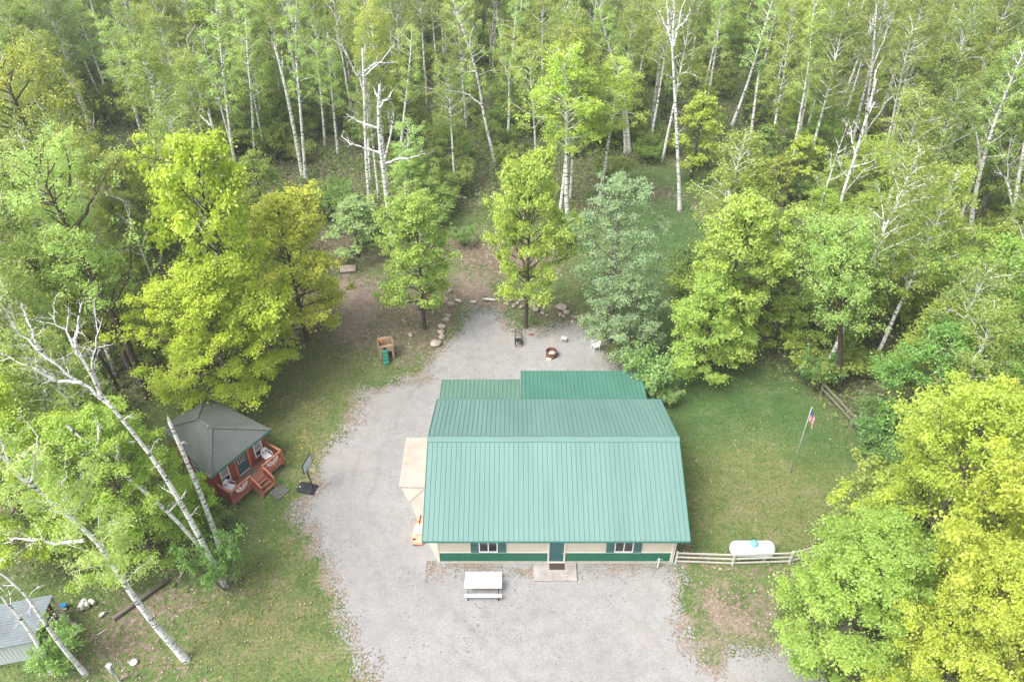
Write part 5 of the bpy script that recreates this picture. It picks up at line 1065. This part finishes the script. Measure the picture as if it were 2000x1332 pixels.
BIR = [  # pixels from the foot up, leafiness (0 = bare, dead), forks as pixel lines starting on the trunk, radius, label, depth lean
 ([(1328, 410), (1325, 330), (1319, 200), (1313, 95)], -1, [[(1313, 95), (1305, 40), (1300, -40)], [(1313, 95), (1318, 30), (1312, -50)], [(1316, 90), (1330, 30), (1345, -30)], [(1320, 60), (1340, 40), (1350, 10)], [(1308, 70), (1295, 40), (1285, 20)]], .17, 'straight white birch alone on the grassy path'),
 ([(1230, 298), (1222, 200), (1200, 130), (1180, 60), (1160, -20)], .35, [], .17, 'white birch leaning left over a broken trunk beside the path'),
 ([(1222, 298), (1218, 220), (1222, 125)], -2, [], .17, 'broken white birch snag standing beside the leaning one'),
 ([(1430, 245), (1462, 160), (1488, 70), (1512, -10)], .4, [], .18, 'grey-white birch leaning right above the dark wood'),
 ([(1380, 212), (1395, 120), (1412, -10)], .4, [], .15, 'white birch right of the straight path birch'),
 ([(1462, 310), (1470, 235), (1482, 145)], -2, [], .16, 'broken birch snag above the fallen grey trunk'),
 ([(1545, 345), (1560, 240), (1577, 150), (1592, 0)], .5, [], .16, 'slim white birch above the wide lawn maple'),
 ([(1690, 290), (1694, 200), (1705, 120), (1712, 10)], -1, [[(1693, 255), (1740, 190), (1775, 145), (1806, 115)], [(1702, 140), (1680, 100), (1662, 90)], [(1704, 130), (1735, 60), (1750, 10)]], .15, 'forked bare birch with one limb reaching right'),
 ([(1895, 468), (1900, 400), (1925, 290), (1960, 190), (2005, 90)], .35, [[(1915, 330), (1905, 260), (1890, 210)]], .2, 'large white birch curving right at the right edge'),
 ([(1975, 485), (1982, 400), (1992, 330), (2010, 240)], -1, [[(1980, 420), (1965, 330), (1975, 270)], [(1975, 380), (1962, 345), (1940, 330)]], .18, 'bare white birch cluster at the right edge'),
 ([(1960, 420), (1940, 440), (1918, 400)], -1, [[(1940, 440), (1955, 400), (1952, 380)]], .1, 'short bare birch fork beside the white cluster'),
 ([(768, 500), (757, 400), (747, 320), (737, 240), (742, 165)], -1, [[(745, 300), (715, 290), (690, 285), (665, 265)], [(752, 320), (775, 312), (800, 310), (830, 300)], [(736, 250), (705, 240), (680, 225)], [(742, 210), (760, 190), (768, 175)], [(738, 190), (728, 170)], [(750, 315), (765, 260), (770, 210)]], .2, 'dead white birch with many bare limbs behind the climber maple'),
 ([(722, 400), (714, 300), (712, 200), (708, 95)], -1, [[(711, 180), (690, 130), (655, 70)], [(712, 140), (730, 125), (775, 122)], [(712, 150), (745, 120), (770, 90)]], .15, 'straight bare white birch left of the dead many-limbed one'),
 ([(968, 318), (945, 230), (932, 140), (905, 60), (880, -10)], .25, [[(940, 205), (915, 185), (870, 176), (805, 168)], [(930, 140), (905, 140), (885, 125)], [(918, 95), (920, 60), (932, 50)]], .16, 'white birch with one long limb reaching left'),
 ([(990, 292), (996, 210), (992, 160), (1002, 100), (1010, -10)], .45, [[(992, 155), (978, 90), (970, 20)]], .14, 'forked white birch left of the airy yellow-green trees'),
 ([(591, 345), (572, 240), (555, 160), (537, 90)], -2, [[(552, 130), (551, 110), (550, 98)]], .18, 'snapped white birch, left of the crossing pair above the yellow maples'),
 ([(597, 350), (588, 230), (578, 110), (575, 50), (582, -20)], .4, [[(576, 70), (565, 20), (560, -20)]], .15, 'tall white birch, right of the crossing pair above the yellow maples'),
 ([(355, 482), (340, 380), (318, 260), (300, 180), (290, 132)], -2, [], .19, 'long broken white birch rising left of the tall yellow maple'),
 ([(186, 318), (170, 230), (150, 180), (118, 132)], -2, [[(160, 230), (130, 210), (100, 188)], [(175, 260), (185, 240), (180, 215)], [(150, 180), (138, 150)]], .2, 'thick broken birch with stub limbs in the upper left'),
 ([(442, 395), (430, 300), (408, 222)], -2, [[(410, 245), (395, 230), (388, 222)]], .17, 'broken pale snag above the tall yellow maple'),
 ([(466, 372), (450, 270), (440, 180), (430, 90), (420, -10)], .6, [], .14, 'slim white birch right of the tall yellow maple'),
 ([(222, 222), (195, 140), (160, 50), (140, 0)], .5, [], .15, 'slim leaning birch near the upper left corner'),
 ([(282, 278), (255, 190), (230, 110), (200, 40)], .6, [], .14, 'slim leaning birch between the broken ones at upper left'),
 ([(498, 320), (492, 200), (482, 90), (478, -10)], .6, [], .14, 'slender upright birch left of the snapped birch'),
 ([(660, 300), (648, 180), (640, 90)], .6, [], .13, 'slim birch behind and left of the straight bare one'),
 ([(780, 310), (790, 220), (800, 130), (805, 60)], .5, [], .15, 'pale birch just right of the dead many-limbed one'),
 ([(790, 415), (793, 330), (800, 250)], .4, [], .14, 'birch with a pale trunk rising from the light green bushy tree'),
 ([(428, 1065), (400, 985), (375, 925), (347, 860), (330, 822)], -2, [[(352, 872), (358, 862), (362, 868)]], .17, 'broken-topped white birch leaning across the cabin roof'),
 ([(440, 1145), (388, 1045), (338, 955), (290, 880), (218, 795)], -1, [[(218, 795), (165, 752), (90, 700), (30, 640), (0, 600)], [(200, 775), (160, 700), (130, 650), (95, 610)], [(212, 785), (185, 750), (180, 690), (200, 620)], [(160, 748), (110, 745), (50, 715), (0, 690)], [(150, 690), (150, 640), (160, 590)], [(90, 700), (60, 640), (40, 590)]], .17, 'largest leaning birch with bare white limbs spreading to the left edge', 0),
 ([(435, 1120), (385, 1060), (330, 1000), (245, 930), (180, 875), (130, 830)], -1, [[(330, 1000), (350, 975), (362, 955)], [(245, 930), (230, 900), (228, 870)], [(190, 880), (195, 850), (190, 820)]], .13, 'thinner birch leaning parallel below the largest one'),
 ([(363, 1287), (300, 1218), (250, 1150), (195, 1060), (150, 1020), (70, 955), (-10, 880)], .75, [[(165, 1055), (110, 1062), (60, 1048), (0, 1062)], [(130, 1000), (125, 960), (130, 920)], [(60, 950), (70, 900), (75, 850)], [(70, 955), (30, 915), (0, 870), (-20, 830)]], .21, 'thick white birch leaning over the leaves from the bottom'),
 ([(167, 1315), (125, 1268), (80, 1205), (40, 1145), (-20, 1105)], -1, [], .15, 'slender white birch crossing in front of the woodshed roof'),
 ([(100, 1310), (62, 1235), (30, 1195), (-20, 1140)], -1, [], .16, 'second white birch crossing the woodshed roof further left'),
 ([(292, 775), (235, 640), (190, 560), (140, 460), (95, 375), (60, 300)], .9, [[(140, 460), (175, 400), (215, 330)], [(190, 560), (150, 520), (90, 500)], [(110, 400), (60, 390), (10, 400)], [(215, 610), (250, 540), (260, 460)], [(120, 420), (140, 350), (130, 290)]], .24, 'large tree with a dark leaning trunk left of the yellow maples', 'dark'),
 ([(230, 760), (175, 660), (130, 590), (80, 530), (20, 480)], .7, [[(130, 590), (120, 540), (130, 480)]], .15, 'thinner dark-trunked tree leaning left beside the large one', 'dark'),
 ([(1640, 760), (1642, 660), (1640, 560), (1645, 450)], .9, [[(1642, 640), (1600, 560), (1570, 520)], [(1641, 600), (1690, 540), (1730, 500)], [(1640, 560), (1610, 480), (1600, 430)]], .2, 'tree with a dark upright trunk over the weathered wooden fence', 'dark'),
]
DEEP = {}
for k, e in enumerate(BIR):
    pts, leafy, forks, r0, lab = e[:5]; dark = e[-1] == 'dark'; rng = np.random.RandomState(500 + k)
    T = smooth_line(line3(pts), rng); base0 = T[0].copy(); T[0, 2] = -.12; Tl = T - base0; by_ = base0[1]
    r0 *= 1.25 if by_ > 45 else 1.0; H_ = np.linalg.norm(Tl[-1]); wd = Wood(); bare = leafy < 0; snag = leafy == -2
    k_ = len(Tl); rt = .55 * r0 if snag else (.45 * r0 if bare and forks else .03)
    rads = np.linspace(1, 0, k_) ** .8 * (r0 - rt) + rt; rads[0] *= 1.25; wd.add(Tl, rads, 9)
    if snag:
        tip = Tl[-1]; d_ = Tl[-1] - Tl[-2]; d_ /= np.linalg.norm(d_)
        for j in range(4):
            o_ = rng.randn(3) * rt * .5; wd.add([tip + o_ - d_ * .1, tip + o_ + d_ * rng.uniform(.15, .6)], [rt * .5, .01], 4)
    C = []; limbs = []
    for f_ in forks:
        ys = by_ + rng.uniform(-.6, .6) * 0; pp = []
        for i_, q in enumerate(f_):
            Y = by_ + rng.choice([-1, 1]) * 0 + (.0 if i_ == 0 else rng.uniform(-.35, .35) * i_); x_, z_ = PY(q[0], q[1], Y); pp.append((x_, Y, z_))
        pp = np.array(pp) - base0; t_ = np.linspace(0, 1, 3 * len(pp)); s0 = np.linspace(0, 1, len(pp)); L3 = np.stack([np.interp(t_, s0, pp[:, c]) for c in range(3)], 1)
        L3[1:-1] = (L3[:-2] + L3[1:-1] * 2 + L3[2:]) / 4; L3[2:-1] += rng.randn(len(L3) - 3, 3) * .06
        wd.add(L3, np.linspace(r0 * .5, .014, len(L3)), 6); limbs.append(L3)
    if not snag:
        for L3 in limbs + ([] if leafy > 0 else []):
            l_ = np.linalg.norm(L3[-1] - L3[0])
            for j in range(int(5 + l_ * 1.2)):
                q = at_line(L3, rng.uniform(.2, .97)); S = curve(q, (L3[-1] - L3[0]) / max(l_, .1) * 1. + rng.randn(3) * .75 + np.array([0, 0, .35]), l_ * rng.uniform(.12, .34), rng, .3, 4, .16); wd.add(S, np.linspace(.02, .006, len(S)), 4)
                if leafy > 0: C.append(S[-1])
                for jj in range(2): S2 = curve(at_line(S, rng.uniform(.3, .9)), rng.randn(3) + np.array([0, 0, .5]), l_ * .07, rng, .1, 3, .15); wd.add(S2, np.linspace(.010, .005, len(S2)), 3)
    nb = 0 if snag else (40 if dark else 26 if leafy > 0 else 6)
    if snag: nb = 3
    for j in range(nb):
        t = .42 + .57 * (j + rng.rand()) / nb; p = at_line(Tl, min(t, .99)); a = j * 2.4 + rng.rand(); l_ = (3.6 if dark else 2.3 if leafy > 0 else 1.2 if not snag else .7) * rng.uniform(.5, 1.1) * (1.15 - .4 * t)
        B = curve(p, (math.cos(a), math.sin(a), .8), l_, rng, .1, 6, .12); wd.add(B, np.linspace(r0 * .22, .009, len(B)), 4)
        for jj in range(4 if not snag else 1):
            q = at_line(B, rng.uniform(.3, .95)); a2 = a + rng.uniform(-1.5, 1.5); S = curve(q, (math.cos(a2), math.sin(a2), rng.uniform(0, .8)), l_ * rng.uniform(.25, .5), rng, -.2, 4, .12); wd.add(S, np.linspace(.013, .005, len(S)), 3)
            if leafy > 0: C += [S[-1], S[2]]
    cm = None
    if leafy > 0:
        C = np.array(C); C = C[rng.rand(len(C)) < leafy + .25]; near = by_ < 45
        V, rnd = foliage(C, .62 if dark else .48, int(46 if near else 40 if dark else 30), .11 if near else .15, rng, .95, .75, up=1.); cm = leafmesh('birch_crown', V, M['birchleaf'], rnd)
    tm = wd.mesh('tree_trunk', M['dark' if dark else 'birch'])
    place_line(np.array([base0]), (tm, cm), 'broadleaf_tree' if dark else 'birch_tree' if leafy > 0 else 'dead_birch', lab, 'tree' if dark else 'birch' if leafy > 0 else 'dead birch', (0.573, 0.731, 0.238))
# ---------------------------------------------------------------- the wood behind and beside the clearing
rng = np.random.RandomState(77)
def inview(x, y, m=0):
    a, b = P(x, y, 0); a2, b2 = P(x, y, 14)
    return -60 - m < a < 2060 + m and b2 < 1400 and b > -120
TR = []
for e in BIR:
    q = [p_ for p_ in e[0]]; by_ = G(*q[0])[1]
    for a_, b_ in zip(q, q[1:]):
        for t_ in (0, .25, .5, .75): TR.append((a_[0] + (b_[0] - a_[0]) * t_, a_[1] + (b_[1] - a_[1]) * t_, by_))
TR = np.array(TR)
def hides(x, y, H_, w_=34):
    """would a crown here stand in front of one of the single white trunks"""
    for z in np.arange(H_ * .3, H_ + .1, 1.5):
        a_, b_ = P(x, y, z)
        if np.any((np.abs(TR[:, 0] - a_) < w_) & (np.abs(TR[:, 1] - b_) < 26) & (TR[:, 2] > y)): return True
    return False
blk = np.array([(a, b) for a, b, c in placed]); blr = np.array([c for a, b, c in placed])
def clear_ok(x, y, marg): return seg_dist(np.array([x]), np.array([y]), POLY['clear'])[0] < -marg
pts_f = []
def sample(n, dmin, marg, ymin=20, ymax=156, tries=60000, extra=None, H_=0):
    out = []
    for _ in range(tries):
        if len(out) >= n: break
        y = rng.uniform(ymin, ymax); x = rng.uniform(-y * .72 - 8, y * .72 + 8)
        if not inview(x, y) or not clear_ok(x, y, marg): continue
        px_, py_ = P(x, y)
        if 810 < px_ < 900 and 205 < py_ < 285: continue
        if 1380 < px_ < 1560 and 200 < py_ < 330 and rng.rand() < .6: continue
        if np.any(np.hypot(blk[:, 0] - x, blk[:, 1] - y) < blr * .8): continue
        if any((a - x) ** 2 + (b - y) ** 2 < dmin ** 2 for a, b in out): continue
        if H_ and hides(x, y, H_): continue
        out.append((x, y))
    return out
def region(x, y):
    px_, py_ = P(x, y)
    v = 'at the top' if py_ < 170 else 'in the middle distance' if py_ < 420 else 'beside the clearing'
    h = 'far left' if px_ < 330 else 'left' if px_ < 750 else 'centre' if px_ < 1250 else 'right' if px_ < 1680 else 'far right'
    return h, v
def shade(base, k=.12): f = 1 + rng.uniform(-k, k); return tuple(c * f for c in base)
LBL = {'birch': 'leafy white-trunked birch', 'thin': 'thin-crowned white birch', 'bare': 'bare dead white birch', 'maple': 'round-crowned young maple', 'airy': 'airy pale green maple', 'tall': 'slender green broadleaf tree', 'spruce': 'dark green spruce', 'shrub': 'leafy understory bush', 'sapling': 'yellow-green maple sapling', 'old': 'spreading tree with a dark trunk'}
def grow(kind, pos, cols_, smin, smax):
    for x, y in pos:
        h, v = region(x, y); nm = LBL[kind]; c_ = shade(cols_[rng.randint(len(cols_))])
        s = rng.uniform(smin, smax)
        place(kind, rng.randint(9), x, y, s, s * rng.uniform(.92, 1.1), rng.uniform(0, 6.28), c_, '%s in the wood %s, %s of the photo' % (nm, v, h), '%s, %s %s' % (nm, v, h), (rng.uniform(-.05, .05), rng.uniform(-.05, .05)))
BG = [(.42, .50, .13), (.46, .54, .15), (.38, .48, .13), (.50, .56, .13)]
MG = [(.34, .46, .09), (.29, .42, .08), (.44, .55, .10), (.49, .56, .11), (.38, .48, .12)]
grow('birch', sample(170, 3.0, .5, 34, H_=17), BG, .85, 1.1)
grow('thin', sample(110, 3.4, .5, 34, H_=16), BG, .9, 1.15)
grow('bare', sample(60, 4.5, .5, 50, H_=12), BG, .9, 1.2)
grow('tall', sample(70, 5.0, 2.0, 40, H_=13), MG, .8, 1.05)
grow('airy', sample(110, 4.6, 2.5, 40, H_=8), MG, .55, 1.0)
grow('spruce', sample(10, 9.0, 3.0, 95), [(0.114, 0.215, 0.114)], .8, 1.1)
grow('sapling', sample(170, 3.2, .8, 30), MG + [YG], .6, 1.1)
grow('shrub', sample(290, 2.5, .3, 26), [(.43, .52, .12), (.28, .40, .08), (.33, .44, .10), (.22, .33, .08), (.39, .46, .12)], .85, 1.5)

# ---------------------------------------------------------------- haze volume added to lift the shadows
hz = MB().box(-330, 330, -60, 420, -1.2, 52).build('haze', bpy.data.materials.new('air')); tag(hz, kind='stuff')
hm = hz.data.materials[0]; hm.use_nodes = True; hn = hm.node_tree.nodes; hn.remove(hn['Principled BSDF'])
pv = hn.new('ShaderNodeVolumePrincipled'); pv.inputs['Color'].default_value = (.93, .96, 1, 1); pv.inputs['Density'].default_value = .0006; pv.inputs['Anisotropy'].default_value = .2
hm.node_tree.links.new(pv.outputs[0], hn['Material Output'].inputs['Volume'])
